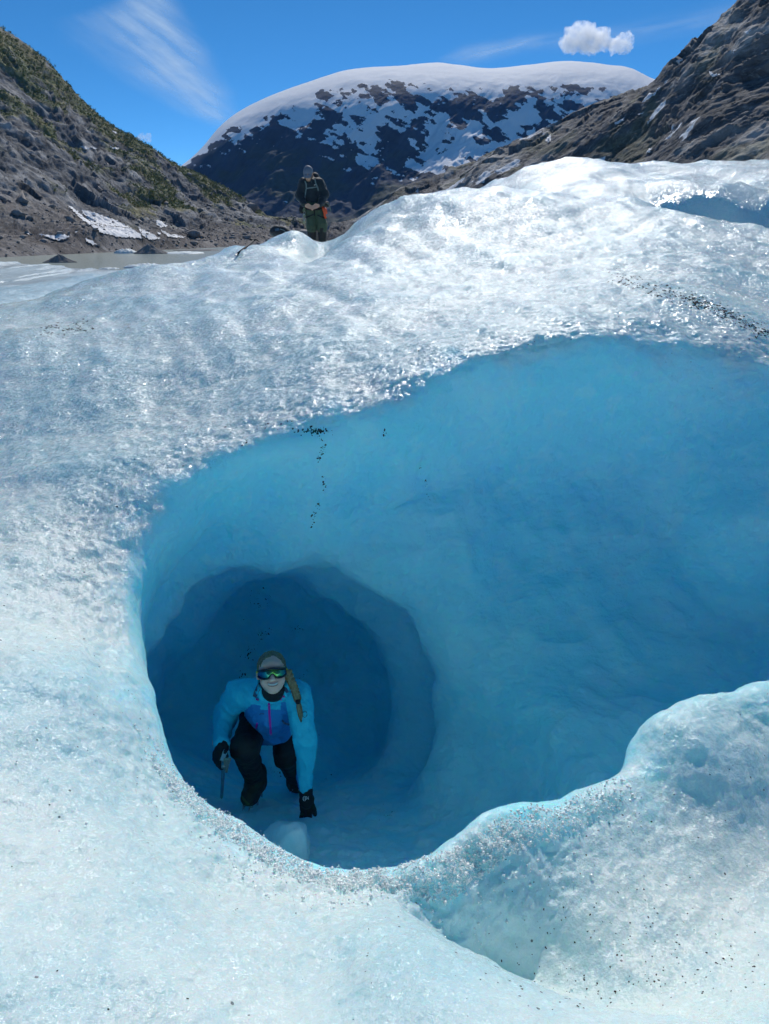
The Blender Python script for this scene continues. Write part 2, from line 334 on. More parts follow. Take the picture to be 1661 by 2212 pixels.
def ice_material(name='glacier_ice', sss=1.0, fs=1.0):
    t = NT(name); p = t.pos(); cr = t.attr('crust'); gr = t.attr('grain'); col = t.cattr('tint')
    def facet(scale, amt):
        v = t.n('TexVoronoi', Vector=p, Scale=scale)
        c = t.n('VectorMath', {'operation': 'SUBTRACT'}, i0=v.outputs['Color'], i1=(0.5, 0.5, 0.5)).outputs[0]
        return t.n('VectorMath', {'operation': 'SCALE'}, i0=c, Scale=amt).outputs[0], v
    f1, v1 = facet(48 * fs, 0.9); f2, v2 = facet(130 * fs, 0.8); f3, v3 = facet(310 * fs, 0.7)
    # a few grains are dark grit
    rare = t.math('GREATER_THAN', t.n('SeparateColor', Color=v1.outputs['Color']).outputs[0], 0.985)
    dm = t.math('MULTIPLY', t.math('MULTIPLY', rare, t.math('LESS_THAN', v1.outputs['Distance'], 0.22)), cr)
    col = t.mix(dm, col, (0.04, 0.04, 0.045))
    # grains differ in clarity
    gv = t.math('ADD', t.math('MULTIPLY', t.n('SeparateColor', Color=v1.outputs['Color']).outputs[1], 0.55), t.math('MULTIPLY', t.n('SeparateColor', Color=v2.outputs['Color']).outputs[1], 0.45))
    col = t.mix(t.math('MULTIPLY', gr, 0.45), col, t.mix(t.mapr(gv, 0.15, 0.85), (0.42, 0.67, 0.70), (0.86, 0.94, 0.91), 'MIX'))
    f = t.n('VectorMath', {'operation': 'SCALE'}, i0=t.n('VectorMath', {'operation': 'ADD'}, i0=t.n('VectorMath', {'operation': 'ADD'}, i0=f1, i1=f2).outputs[0], i1=f3).outputs[0], Scale=t.math('ADD', 0.04, t.math('MULTIPLY', gr, 0.95))).outputs[0]
    wallb = t.bump(t.noise(p, 9, 5, 0.62), t.mapr(cr, 0, 1, 0.55, 0.0), 0.05)
    bn = t.bump(t.noise(p, 38, 4, 0.65), t.math('ADD', 0.30, t.math('MULTIPLY', cr, 0.3)), 0.012, wallb)
    nn = t.n('VectorMath', {'operation': 'NORMALIZE'}, i0=t.n('VectorMath', {'operation': 'ADD'}, i0=bn, i1=f).outputs[0]).outputs[0]
    bn2 = t.n('VectorMath', {'operation': 'NORMALIZE'}, i0=t.n('VectorMath', {'operation': 'ADD'}, i0=bn, i1=t.n('VectorMath', {'operation': 'SCALE'}, i0=f, Scale=0.22).outputs[0]).outputs[0]).outputs[0]
    return t.bsdf(Base_Color=col, Roughness=0.5, IOR=1.31, Specular_IOR_Level=0.25, Normal=bn2, Coat_Weight=t.mapr(gr, 0, 1, 0.2, 1.0), Coat_Roughness=t.mapr(gr, 0, 1, 0.26, 0.13), Coat_IOR=1.45, Coat_Normal=nn,
                  Subsurface_Weight=t.mapr(cr, 0, 1, sss * 0.8, sss * 0.3), Subsurface_Radius=(0.10, 0.55, 0.85), Subsurface_Scale=1.3)
ICE_V, ICE_Q, V0_XY = V, IQ, V[:, :2].copy()
M_ICE = ice_material(); ICE.data.materials.append(M_ICE)
# ================================================================== LAKE, FAR GLACIER, MOUNTAINS
LAKE_Z = 1.65 - 12.0
def loft(rows, nu, nv, ts=None):
    rows = [np.array(r, float) for r in rows]; us = np.linspace(0, 1, nu); R_ = []
    for r in rows:
        s = np.concatenate([[0], np.cumsum(np.linalg.norm(np.diff(r, axis=0)[:, :2], axis=1))]); s /= s[-1]
        R_.append(hermite(r, s, us))
    R_ = np.array(R_); c = np.concatenate([[0], np.cumsum(np.linalg.norm(np.diff(R_, axis=0), axis=2).mean(1) ** 0.8)]); c /= c[-1]
    t = np.interp(np.linspace(0, 1, nv), [0, 0.9, 1], [0, c[-2], 1])      # few rows on the far side
    return hermite(R_, c, t), np.repeat(np.interp(t, c, ts), nu)
def rowp(pts): return [at(*q) for q in pts]

def saw(x): return x - np.floor(x)
def rock_mat(name):
    t = NT(name); p = t.pos(); c = t.cattr('tint'); q = t.cattr('bedding')
    f = t.noise(q, 0.5, 6, 0.68); g = t.noise(p, 1.1, 4, 0.7); h = t.noise(q, 1.6, 4, 0.7)
    c = t.mix(t.mapr(f, 0.40, 0.60), t.mix(0.58, c, (0.0, 0.0, 0.0)), c)
    c = t.mix(t.mapr(h, 0.54, 0.68, 0, 0.6), c, t.mix(0.5, c, (0.62, 0.6, 0.57)))
    sn = t.attr('snow'); sm = t.mapr(t.math('ADD', sn, t.mapr(t.noise(p, 0.12, 5, 0.65), 0.3, 0.7, -0.22, 0.22)), 0.46, 0.54)
    c = t.mix(sm, c, (0.86, 0.88, 0.9))
    return t.bsdf(Base_Color=c, Roughness=0.85, Specular_IOR_Level=0.15, Normal=t.bump(t.math('ADD', f, t.math('MULTIPLY', g, 0.15)), 1.0, 1.8))
# ---- left valley side
bot = [(-420, 600, -12), (-200, 572, -12), (-60, 559, -12), (0, 556, -12), (150, 549, -12), (330, 541, -12), (480, 534, -12), (570, 529, -12), (680, 524, -12)]
def shore(px, py, z):
    p = atz(px, py, 1.65 + z); return p
rB = [shore(*q) for q in bot]
rA = [p + np.array([15, -25, -14]) for p in rB]
rM1 = rowp([(-420,470,330),(-200,478,350),(-60,480,380),(0,482,400),(150,480,440),(330,492,500),(480,500,590),(570,500,650),(680,504,720)])
rM2 = rowp([(-420,180,420),(-200,260,450),(-60,300,480),(0,320,500),(150,380,540),(330,430,610),(480,465,700),(570,484,760),(680,492,850)])
rT = rowp([(-420,-330,600),(-200,-100,640),(-60,18,680),(0,64,700),(90,127,720),(170,217,740),(250,291,760),(330,332,785),(385,367,805),(480,421,850),(560,461,900),(620,478,950),(700,489,1000)])
rK = [p + np.array([-40, 200, -30]) for p in rT]
LM, vv = loft([rA, rB, rM1, rM2, rT, rK], 620, 420, [0, .06, .30, .55, .90, 1.0]); nvl, nul = LM.shape[:2]
V = LM.reshape(-1, 3); Q = gridq(nvl, nul); N = vnormals(V, Q)
if N[:, 2].mean() < 0: Q = Q[:, ::-1]; N = -N

zrel = V[:, 2] - LAKE_Z
# beds dip to the right: a slanted coordinate across the face
bed = V[:, 2] * 0.87 + V[:, 0] * 0.46; alo = V[:, 0] * 0.75 - V[:, 2] * 0.4 + V[:, 1] * 0.4
S3 = np.column_stack([bed * 0.11, alo * 0.018, V[:, 1] * 0.018])
wob = fbm(V, 0.010, 3); a1 = saw(bed / 19 + 1.5 * wob + .25 * fbm(V, 0.06, 2)); a2 = saw(bed / 6.5 + 2.2 * wob + .5 * fbm(V, 0.05, 3))
amp = sstep(-.35, .35, fbm(S3, 0.5, 3)); strata = 0.6 * a1 * (.4 + .6 * amp) + 0.4 * a2 * (1.2 - .5 * amp) + 0.25 * fbm(S3, 2.2, 3, .6)
cliff = sstep(0.33, 0.45, vv + 0.05 * fbm(V, 0.012, 3)) * (1 - sstep(0.80, 0.9, vv))
rough = sstep(0.07, 0.14, vv) * (1 - sstep(0.93, 0.99, vv))
dd = 7.0 * (strata - 0.5) * cliff + 9 * fbm(V, 0.011, 2) * rough + 0.7 * fbm(V, 0.10, 3, 0.6) * rough + 0.7 * fbm(V, 0.35, 2) * rough
V = V + N * dd[:, None]; N2 = vnormals(V, Q)
grass = sstep(-0.08, 0.22, fbm(V, 0.018, 4) * 0.7 + 0.35 * fbm(S3, 2.0, 3) + 0.55 * (sstep(0.55, 0.9, vv) - 0.45) + 0.25 * (N2[:, 2] - 0.55))
grass *= sstep(0.28, 0.42, vv)
scree = 1 - sstep(0.30, 0.46, vv + 0.06 * fbm(V, 0.02, 4))
st = sstep(0.25, 0.7, strata) * (1 - .6 * sstep(.82, .95, a1)) * (1 - .5 * sstep(.8, .95, a2))
tint = lerp((0.17, 0.178, 0.19), (0.52, 0.51, 0.495), st * sstep(-0.2, 0.5, fbm(V, 0.05, 3) + 0.25))
tint = lerp(tint, lerp((0.18, 0.16, 0.15), (0.28, 0.26, 0.245), sstep(-.5, .5, fbm(V, 0.03, 4))), scree)
tint = lerp(tint, lerp((0.16, 0.19, 0.07), (0.28, 0.26, 0.11), sstep(-.4, .4, fbm(V, 0.04, 3))), grass * 0.9)
M_LEFT = rock_mat('left_mountain_rock')
LMO = tag(mesh_obj('left_mountain', V, Q, M_LEFT, attrs={'tint': tint, 'snow': np.zeros(len(V)), 'bedding': np.column_stack([bed, alo * .16, V[:, 1] * .16])}), kind='structure')
LM_V, LM_Q, LM_grass = V, Q, grass

# ---- right valley side: ice-polished slabs
rB = rowp([(640,520,800),(860,520,620),(1050,515,520),(1300,510,420),(1500,510,360),(1661,510,320),(1950,520,270),(2300,540,230)])
rA = [p + np.array([-10, -20, -20]) for p in rB]
rM = rowp([(690,500,880),(880,470,700),(1060,440,610),(1300,380,520),(1480,320,460),(1661,250,410),(1900,160,350),(2250,20,290)])
rT = rowp([(740,484,1000),(790,466,960),(900,402,900),(1050,346,850),(1180,286,800),(1300,226,740),(1380,190,700),(1450,141,660),(1530,66,620),(1600,8,590),(1700,-90,550),(1950,-330,470),(2300,-600,400)])
rK = [p + np.array([60, 180, -25]) for p in rT]
RM, vv = loft([rA, rB, rM, rT, rK], 640, 400, [0, .06, .5, .92, 1.0]); nvl, nul = RM.shape[:2]
V = RM.reshape(-1, 3); Q = gridq(nvl, nul); N = vnormals(V, Q)
if N[:, 2].mean() < 0: Q = Q[:, ::-1]; N = -N

bed = V[:, 2] * 0.84 - V[:, 0] * 0.54; alo = V[:, 0] * 0.8 + V[:, 2] * 0.5 - V[:, 1] * 0.35
S3 = np.column_stack([bed * 0.085, alo * 0.010, V[:, 1] * 0.010])
wob = fbm(V, 0.008, 3); a1 = saw(bed / 24 + 1.6 * wob + .2 * fbm(V, 0.05, 2)); a2 = saw(bed / 8.0 + 2.4 * wob + .4 * fbm(V, 0.05, 3))
amp = sstep(-.35, .35, fbm(S3, 0.6, 3)); strata = 0.6 * a1 * (.4 + .6 * amp) + 0.4 * a2 * (1.2 - .5 * amp) + 0.22 * fbm(S3, 3, 3, .6); fine = fbm(S3, 6.5, 3, 0.6)
rough = 1 - sstep(0.94, 0.995, vv)
dd = (7 * (strata - 0.5) + 0.6 * fine + 8 * fbm(V, 0.011, 2) + 0.5 * fbm(V, 0.10, 3, 0.6) + 0.4 * fbm(V, 0.4, 2)) * rough
V = V + N * dd[:, None]; N2 = vnormals(V, Q)
slab = sstep(-0.25, 0.45, fbm(S3 + 4, 0.6, 4) + 0.5 * (strata - 0.5))
tint = lerp((0.16, 0.158, 0.16), (0.56, 0.54, 0.51), slab * sstep(0.0, 0.6, strata + 0.1) * (1 - .65 * sstep(.82, .95, a1)) * (1 - .5 * sstep(.8, .95, a2)))
tint = lerp(tint, (0.19, 0.175, 0.165), sstep(0.1, 0.6, fbm(V, 0.03, 4)) * 0.75)
tint = lerp(tint, (0.16, 0.17, 0.08), sstep(0.15, 0.5, fbm(V + 50, 0.016, 4) + 0.3 * (vv - 0.6)) * 0.5)
snow = 0.30 + 0.55 * (sstep(0.15, 0.75, fbm(S3 + 9, 1.6, 3)) * sstep(0.2, 0.6, fbm(V + 90, 0.02, 2) + 0.25)) * sstep(0.15, 0.4, vv) - 0.12
RMO = tag(mesh_obj('right_mountain', V, Q, rock_mat('right_mountain_rock'), attrs={'tint': tint, 'snow': snow, 'bedding': np.column_stack([bed, alo * .10, V[:, 1] * .10])}), kind='structure')

# ---- snow-capped mountain closing the valley
rB = rowp([(120,505,3000),(400,505,3000),(600,505,2950),(800,505,2900),(1000,505,2900),(1300,500,2900),(1700,480,2900),(2300,480,3000)])
rA = [p + np.array([0, -150, -120]) for p in rB]
rM = rowp([(140,480,3300),(400,430,3350),(520,395,3350),(680,355,3350),(860,335,3350),(1080,330,3400),(1400,330,3400),(1750,330,3400),(2300,350,3500)])
rM2 = rowp([(150,450,3325),(400,385,3372),(500,310,3467),(640,255,3515),(830,222,3562),(1060,220,3610),(1300,215,3610),(1600,260,3610),(2300,290,3610)])
rT = rowp([(a_, b_ + 9 + 4 * math.sin(a_ * .031) + 2.5 * math.sin(a_ * .083), c_) for a_, b_, c_ in [(160,470,4070),(310,420,4129),(390,366,4218),(440,327,4370),(500,272,4680),(560,237,4740),(650,192,4860),(740,166,4980),(830,151,5100),(940,142,5160),(990,153,5160),(1040,158,5160),(1100,151,5160),(1200,144,5160),(1280,148,5100),(1340,163,5040),(1375,186,4980),(1500,235,4920),(1700,290,4920),(2300,300,4920)]])
rK = [p + np.array([0, 600, 40]) for p in rT]
FM, vv = loft([rA, rB, rM, rM2, rT, rK], 760, 460, [0, .07, .42, .70, .95, 1.0]); nvl, nul = FM.shape[:2]
V = FM.reshape(-1, 3); Q = gridq(nvl, nul); N = vnormals(V, Q)
if N[:, 2].mean() < 0: Q = Q[:, ::-1]; N = -N

gul = fbm(np.column_stack([V[:, 0] * 0.75 - V[:, 2] * 0.6, (V[:, 2] * 0.8 + V[:, 0] * 0.6) * 0.22, V[:, 1] * 0.3]), 0.0062, 5, 0.55, ridged=True)
rough = sstep(0, 0.15, vv) * (1 - sstep(0.5, 0.80, vv) * 0.93)
dd = (50 * fbm(V, 0.0022, 3) + 24 * (gul - 0.6) + 6 * fbm(V, 0.011, 3, 0.6)) * rough
# the dark headwall of the cirque under the ice cap
V = V + N * dd[:, None]; N2 = vnormals(V, Q)
rel = V - CAM; dep = rel @ np.array([0, CP, -SP]); PX = CX + F * rel[:, 0] / dep; PY = CY - F * (rel @ np.array([0, SP, CP])) / dep
zz = V[:, 2]; h = np.clip((zz - 60) / 640, 0, 1)
steepness = 1 - N2[:, 2]
patch = fbm(np.column_stack([V[:, 0] * 0.8 - V[:, 2] * 0.7, V[:, 1] * 0.3, V[:, 2] * 0.55 + V[:, 0] * 0.25]), 0.0075, 5, 0.62)
yb = np.interp(PX, [300, 390, 450, 500, 560, 640, 700, 760, 830, 900, 1000, 1100, 1200, 1300, 1500], [350, 352, 326, 296, 288, 305, 332, 345, 362, 385, 402, 402, 385, 350, 330])
pt2 = fbm(np.column_stack([(PX + PY * .5) * .02, (PY - PX * .45) * .05, 0 * PX]), 1.0, 5, .62)
snow = 0.5 + np.clip((yb - PY) / 190, -.40, .30) + 0.58 * pt2 + 0.40 * patch - 0.20 * (gul - 0.5)
for bx_, by_, rx_, ry_, a_ in ((1000, 228, 62, 24, .85), (880, 215, 40, 16, .45), (800, 205, 26, 12, .4), (1105, 205, 20, 26, .6), (1165, 230, 16, 26, .6), (860, 320, 40, 40, .45), (600, 320, 50, 40, .35), (740, 250, 40, 14, .35), (930, 300, 26, 24, .35), (1060, 300, 30, 18, .3), (700, 205, 22, 8, .3), (1230, 235, 20, 12, .4)):
    snow -= a_ * np.exp(-((PX - bx_) / rx_) ** 2 - ((PY - by_) / ry_) ** 2)
cap = np.interp(PX, [390, 500, 740, 830, 940, 1040, 1200, 1340, 1400], [364, 274, 178, 172, 186, 186, 178, 186, 200]); snow += 0.8 * sstep(10, -14, PY - cap)
snow -= 0.3 * sstep(-25, 60, PY - yb)
tint = lerp((0.014, 0.026, 0.052), (0.030, 0.050, 0.085), sstep(0.2, 1.0, gul))  # rock colour made bluer and darker to carry the blue of distant air
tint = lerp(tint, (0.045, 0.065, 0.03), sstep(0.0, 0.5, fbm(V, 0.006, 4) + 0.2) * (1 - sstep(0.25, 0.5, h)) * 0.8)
t = NT('far_mountain'); p = t.pos(); c = t.cattr('tint'); f = t.noise(p, 0.018, 6, 0.65)
c = t.mix(t.mapr(f, 0.3, 0.7), t.mix(0.5, c, (0, 0, 0)), c)
sm = t.mapr(t.math('ADD', t.attr('snow'), t.mapr(t.noise(p, 0.016, 6, 0.7), 0.3, 0.7, -0.24, 0.24)), 0.488, 0.512)
FMO = tag(mesh_obj('snowy_mountain', V, Q, t.bsdf(Base_Color=t.mix(sm, c, (0.95, 0.955, 0.96)), Roughness=0.8, Specular_IOR_Level=0.1, Normal=t.bump(f, t.mapr(sm, 0, 1, 0.5, 0.03), 9.0)), attrs={'tint': tint, 'snow': snow}), kind='structure')

# ---- ground sheet and lake
t = NT('valley_ground'); p = t.pos(); f = t.noise(p, 0.03, 6, 0.6)
gm = t.bsdf(Base_Color=t.ramp(f, [(0.3, (0.09, 0.08, 0.07)), (0.7, (0.2, 0.18, 0.16))]), Roughness=0.9)
n = 80; gx, gy = np.meshgrid(np.linspace(-5600, 5600, n), np.linspace(-1500, 6000, n)); gz = LAKE_Z - 3 + 0 * gx
tag(mesh_obj('valley_ground', np.column_stack([gx.ravel(), gy.ravel(), gz.ravel()]), gridq(n, n), gm), kind='structure')
t = NT('lake_water'); p = t.pos()
wm = t.bsdf(Base_Color=t.mix(t.noise(p, 0.02, 3), (0.42, 0.47, 0.41), (0.48, 0.52, 0.45)), Roughness=0.2, IOR=1.33, Normal=t.bump(t.noise(t.vmul(p, (1, 0.4, 1)), 1.2, 4, 0.6), 0.10, 0.25))
n = 60; gx, gy = np.meshgrid(np.linspace(-420, 260, n), np.linspace(90, 900, n))
tag(mesh_obj('lake', np.column_stack([gx.ravel(), gy.ravel(), 0 * gx.ravel() + LAKE_Z]), gridq(n, n), wm), kind='structure')

# ---- low glacier tongue reaching the lake
T1 = [at(-300,640,60),at(-300,600,120),at(-300,568,210),at(-150,568,215),at(0,568,220),at(60,568,222),at(140,572,215),at(210,580,190),at(250,590,160),at(300,600,125),at(330,612,100),
      at(0,590,150),at(120,590,150),at(200,600,125),at(0,620,95),at(150,618,90),at(-150,620,90),
      at(280,592,52),at(230,598,48),at(150,612,44),at(60,628,40),at(0,640,38),at(-100,655,34),at(320,612,50)]
T1 += [np.array([-14, 20, -4.4]), np.array([-30, 30, -5]), np.array([-8, 30, -5.5]), np.array([-2, 60, -8.5]), np.array([0, 110, -11.8]), np.array([-30, 235, -12.5]), np.array([-90, 245, -12.5]), np.array([-150, 245, -12.5]), np.array([-12, 190, -12.5]),
       np.array([-16, 58, -6.3]), np.array([-24, 56, -6.1])]
m1 = tps_fit(T1); nx, ny = 300, 420
gy = 18 * (250 / 18.0) ** np.linspace(0, 1, ny); gx = np.linspace(-1.0, 0.12, nx)
GY, GX = np.meshgrid(gy, gx, indexing='ij'); X = GX * (GY * 0.85 + 6); P = np.column_stack([X.ravel(), GY.ravel()])
z = tps_eval(m1, P); P3d = np.column_stack([P, z])
z += 0.25 * fbm(P3d * [1, .6, 1], 0.09, 4) + 0.10 * fbm(P3d, 0.5, 3)
cr = fbm(np.column_stack([P[:, 0] * 0.5 + P[:, 1] * 0.1, P[:, 1] * 0.02, z * 0]), 0.22, 3, ridged=True); crack = sstep(0.82, 0.98, cr) * sstep(50, 90, P[:, 1])
z -= 0.8 * crack
P3d = np.column_stack([P, z]); crust_t = np.full(len(z), 0.85)
tt_ = lerp(lerp((0.62, 0.73, 0.75), (0.47, 0.56, 0.58), sstep(-.4, .4, fbm(P3d * [1, .5, 1], 0.05, 4))), (0.30, 0.33, 0.35), np.clip(crack + sstep(0.2, 0.7, fbm(P3d * [1, .3, 1] + 8, 0.12, 4)) * 0.5, 0, 1))
nearb = 1 - sstep(50, 70, P[:, 1]); tt_ = lerp(tt_, (0.55, 0.76, 0.82), nearb * 0.8)
tag(mesh_obj('glacier_tongue', P3d, gridq(ny, nx), ice_material('tongue_ice', 0.0, 0.12), attrs={'crust': crust_t * 0.6, 'grain': crust_t * .6, 'tint': tt_}), kind='structure')
# ================================================================== modelling tools for figures
class SDF:
    "signed distance grid: tapered limbs and ellipsoids blended into one continuous skin"
    def __init__(s, lo, hi, h):
        s.lo = np.array(lo, float); s.h = h; s.n = np.ceil((np.array(hi) - s.lo) / h).astype(int) + 1
        s.F = np.full(s.n, 1.0, np.float32)
    def _blk(s, lo, hi):
        a = np.clip(np.floor((lo - s.lo) / s.h).astype(int), 0, s.n); b = np.clip(np.ceil((hi - s.lo) / s.h).astype(int) + 1, 0, s.n)
        if (b <= a).any(): return None, None
        ax = [s.lo[k] + s.h * np.arange(a[k], b[k]) for k in range(3)]
        return (slice(a[0], b[0]), slice(a[1], b[1]), slice(a[2], b[2])), np.stack(np.meshgrid(*ax, indexing='ij'), -1)
    def _put(s, sl, d, k, op):
        f = s.F[sl]
        if op == 'cut': s.F[sl] = np.maximum(f, -d); return
        if k > 0:
            hh = np.clip(0.5 + 0.5 * (f - d) / k, 0, 1); s.F[sl] = np.where(f > 0.9, d, f * (1 - hh) + d * hh - k * hh * (1 - hh))
        else: s.F[sl] = np.minimum(f, d)
    def cone(s, a, b, ra, rb, k=0.02, flat=None, op='add'):
        "tapered capsule; flat=(dir, f) squashes it along dir"
        a = np.array(a, float); b = np.array(b, float); m = max(ra, rb) * 1.25 + k + 4 * s.h
        sl, P = s._blk(np.minimum(a, b) - m, np.maximum(a, b) + m)
        if sl is None: return s
        ab = b - a; t = np.clip(((P - a) @ ab) / max(ab @ ab, 1e-12), 0, 1); q = P - a - t[..., None] * ab
        if flat is not None:
            n = np.array(flat[0], float); n /= np.linalg.norm(n); q = q + (q @ n)[..., None] * n * (1 / flat[1] - 1)
        s._put(sl, (np.linalg.norm(q, axis=-1) - (ra + (rb - ra) * t)).astype(np.float32), k, op); return s
    def ell(s, c, r, M=None, k=0.02, op='add'):
        c = np.array(c, float); r = np.array(r, float); m = r.max() + k + 4 * s.h
        sl, P = s._blk(c - m, c + m)
        if sl is None: return s
        q = P - c
        if M is not None: q = q @ np.array(M)          # columns of M are the local axes
        l = np.linalg.norm(q / r, axis=-1); g = np.linalg.norm(q / r ** 2, axis=-1)
        s._put(sl, (l * (l - 1) / np.maximum(g, 1e-6)).astype(np.float32), k, op); return s
    def plane_cut(s, c, n):
        "remove everything on the side n points to"
        ax = [s.lo[k] + s.h * np.arange(s.n[k]) for k in range(3)]; P = np.stack(np.meshgrid(*ax, indexing='ij'), -1)
        s.F = np.maximum(s.F, ((P - np.array(c)) @ np.array(n)).astype(np.float32)); return s
    def mesh(s):
        F_ = s.F; I = F_ < 0; n = np.array(F_.shape) - 1
        cnt = sum(I[i:n[0] + i, j:n[1] + j, k:n[2] + k].astype(np.int8) for i in (0, 1) for j in (0, 1) for k in (0, 1))
        act = np.argwhere((cnt > 0) & (cnt < 8)); idx = np.full(n, -1, np.int64); idx[tuple(act.T)] = np.arange(len(act))
        sm = np.zeros((len(act), 3)); c = np.zeros(len(act))
        crn = [(i, j, k) for i in (0, 1) for j in (0, 1) for k in (0, 1)]
        val = {q: F_[act[:, 0] + q[0], act[:, 1] + q[1], act[:, 2] + q[2]] for q in crn}
        for q in crn:
            for ax in range(3):
                if q[ax] == 0:
                    r = list(q); r[ax] = 1; a = val[q]; b = val[tuple(r)]; cr = (a < 0) != (b < 0)
                    t = np.where(cr, a / np.where(cr, a - b, 1), 0); p = np.array(q, float)[None].repeat(len(act), 0); p[:, ax] += t
                    sm += p * cr[:, None]; c += cr
        V = s.lo + s.h * (act + sm / c[:, None]); quads = []
        for ax in range(3):
            o1, o2 = [(1, 2), (2, 0), (0, 1)][ax]
            A = [slice(1, -1)] * 3; B = [slice(1, -1)] * 3; A[ax] = slice(0, -1); B[ax] = slice(1, None)
            A, B = I[tuple(A)], I[tuple(B)]; e = np.argwhere(A != B)
            if not len(e): continue
            e0 = e.copy(); off_ = np.ones(3, int); off_[ax] = 0; e = e + off_
            def cell(d1, d2):
                q = e.copy(); q[:, o1] -= d1; q[:, o2] -= d2; return idx[q[:, 0], q[:, 1], q[:, 2]]
            qd = np.stack([cell(1, 1), cell(0, 1), cell(0, 0), cell(1, 0)], 1)
            fl = ~A[tuple(e0.T)]; qd[fl] = qd[fl][:, ::-1]; quads.append(qd)
        Q = np.concatenate(quads); Q = Q[(Q >= 0).all(1)]
        lab = np.arange(len(V))                      # keep the largest connected piece only
        for _ in range(400):
            m = lab[Q].min(1); new = lab.copy(); np.minimum.at(new, Q.ravel(), np.repeat(m, 4)); new = new[new]
            if (new == lab).all(): break
            lab = new
        big = np.bincount(lab).argmax(); kp = lab == big; rm = np.cumsum(kp) - 1; Q = Q[kp[Q[:, 0]]]
        return V[kp], rm[Q]
def relax(V, Q, it=2, lam=0.5):
    for _ in range(it):
        S = np.zeros_like(V); C = np.zeros(len(V))
        for a, b in ((0, 1), (1, 2), (2, 3), (3, 0)):
            for x, y in ((a, b), (b, a)):
                for k in range(3): S[:, k] += np.bincount(Q[:, x], V[Q[:, y], k], len(V))
                C += np.bincount(Q[:, x], None, len(V))
        V = V * (1 - lam) + lam * S / np.maximum(C, 1)[:, None]
    return V
def sdf_obj(name, sd, mat, parent, noise=None, it=1, **kw):
    V, Q = sd.mesh(); V = relax(V, Q, it)
    if noise:
        N = vnormals(V, Q)
        for amp, sc in noise: V = V + N * (amp * fbm(V, sc, 2))[:, None]
    return mesh_obj(name, V, Q, mat, parent, **kw)
def bvh_of(o):
    return BVHTree.FromPolygons([tuple(v.co) for v in o.data.vertices], [tuple(p.vertices) for p in o.data.polygons])
def hit(bvh, px, py):
    d = Vector(raydir(px, py)).normalized(); h = bvh.ray_cast(Vector(CAM), d); return h[0], h[1]
def hit_down(bvh, px, py):
    while True:
        h, n = hit(bvh, px, py)
        if h is not None: return np.array(h), np.array(n)
        py += 2
def strip(name, bvh, pts, wid, thick, mat, parent, lift=0.0, dense=4):
    "a raised band that follows a surface along a line read off the photograph (wid in photo px)"
    pts = np.array(pts, float); s = np.concatenate([[0], np.cumsum(np.linalg.norm(np.diff(pts, axis=0), axis=1))])
    n = max(3, int(s[-1] / dense) + 2); q = np.stack([np.interp(np.linspace(0, s[-1], n), s, pts[:, k]) for k in (0, 1)], 1)
    tg = np.gradient(q, axis=0); tg /= np.maximum(np.linalg.norm(tg, axis=1), 1e-6)[:, None]; nr = np.column_stack([-tg[:, 1], tg[:, 0]])
    V = []; ok = []
    last = None
    for k in range(n):
        row = []
        for sgn in (-0.5, 0.5):
            h, nn = hit(bvh, *(q[k] + nr[k] * wid * sgn))
            if h is None: row = None; break
            row.append((np.array(h), np.array(nn)))
        if row is None: continue
        for h, nn in row: V += [h + nn * (lift + thick), h - nn * 0.002]
    m = len(V) // 4
    if m < 2: return None
    Fc = []
    for k in range(m - 1):
        a, b = k * 4, k * 4 + 4
        Fc += [(a, a + 2, b + 2, b), (a, b, b + 1, a + 1), (a + 2, a + 3, b + 3, b + 2)]
    Fc += [(0, 1, 3, 2), (4 * m - 4, 4 * m - 2, 4 * m - 1, 4 * m - 3)]
    return mesh_obj(name, V, Fc, mat, parent, smooth=False)
def tube(name, pts, radii, mat, parent=None, seg=10, up=(0.3, 0.2, 1)):
    P = np.array(pts, float); n = len(P); radii = np.broadcast_to(radii, n); tg = np.gradient(P, axis=0); tg /= np.linalg.norm(tg, axis=1)[:, None]
    V = []
    for k in range(n):
        u = np.cross(tg[k], up); u /= max(np.linalg.norm(u), 1e-6); v = np.cross(tg[k], u)
        for j in range(seg):
            a = 2 * math.pi * j / seg; V.append(P[k] + radii[k] * (u * math.cos(a) + v * math.sin(a)))
    Fc = [tuple(q) for q in gridq(n, seg, True)] + [tuple(range(seg))[::-1], tuple(range((n - 1) * seg, n * seg))]
    return mesh_obj(name, V, Fc, mat, parent)
def prism(name, outline, depth_vec, mat, parent=None, smooth=False):
    "closed outline (3D points) given thickness along depth_vec"
    P = np.array(outline, float); n = len(P); V = np.concatenate([P, P + np.array(depth_vec)])
    Fc = [tuple(range(n))[::-1], tuple(range(n, 2 * n))] + [(i, (i + 1) % n, n + (i + 1) % n, n + i) for i in range(n)]
    return mesh_obj(name, V, Fc, mat, parent, smooth=smooth)
def adopt(root):
    "the parts were built in world space: keep them there under a root that stands at the thing's base"
    inv = Matrix.Translation(root.location).inverted()
    for c in [o for o in bpy.data.objects if o.parent == root]: c.matrix_parent_inverse = inv
ICE_BVH = BVHTree.FromPolygons(ICE_V.tolist(), ICE_Q.tolist())
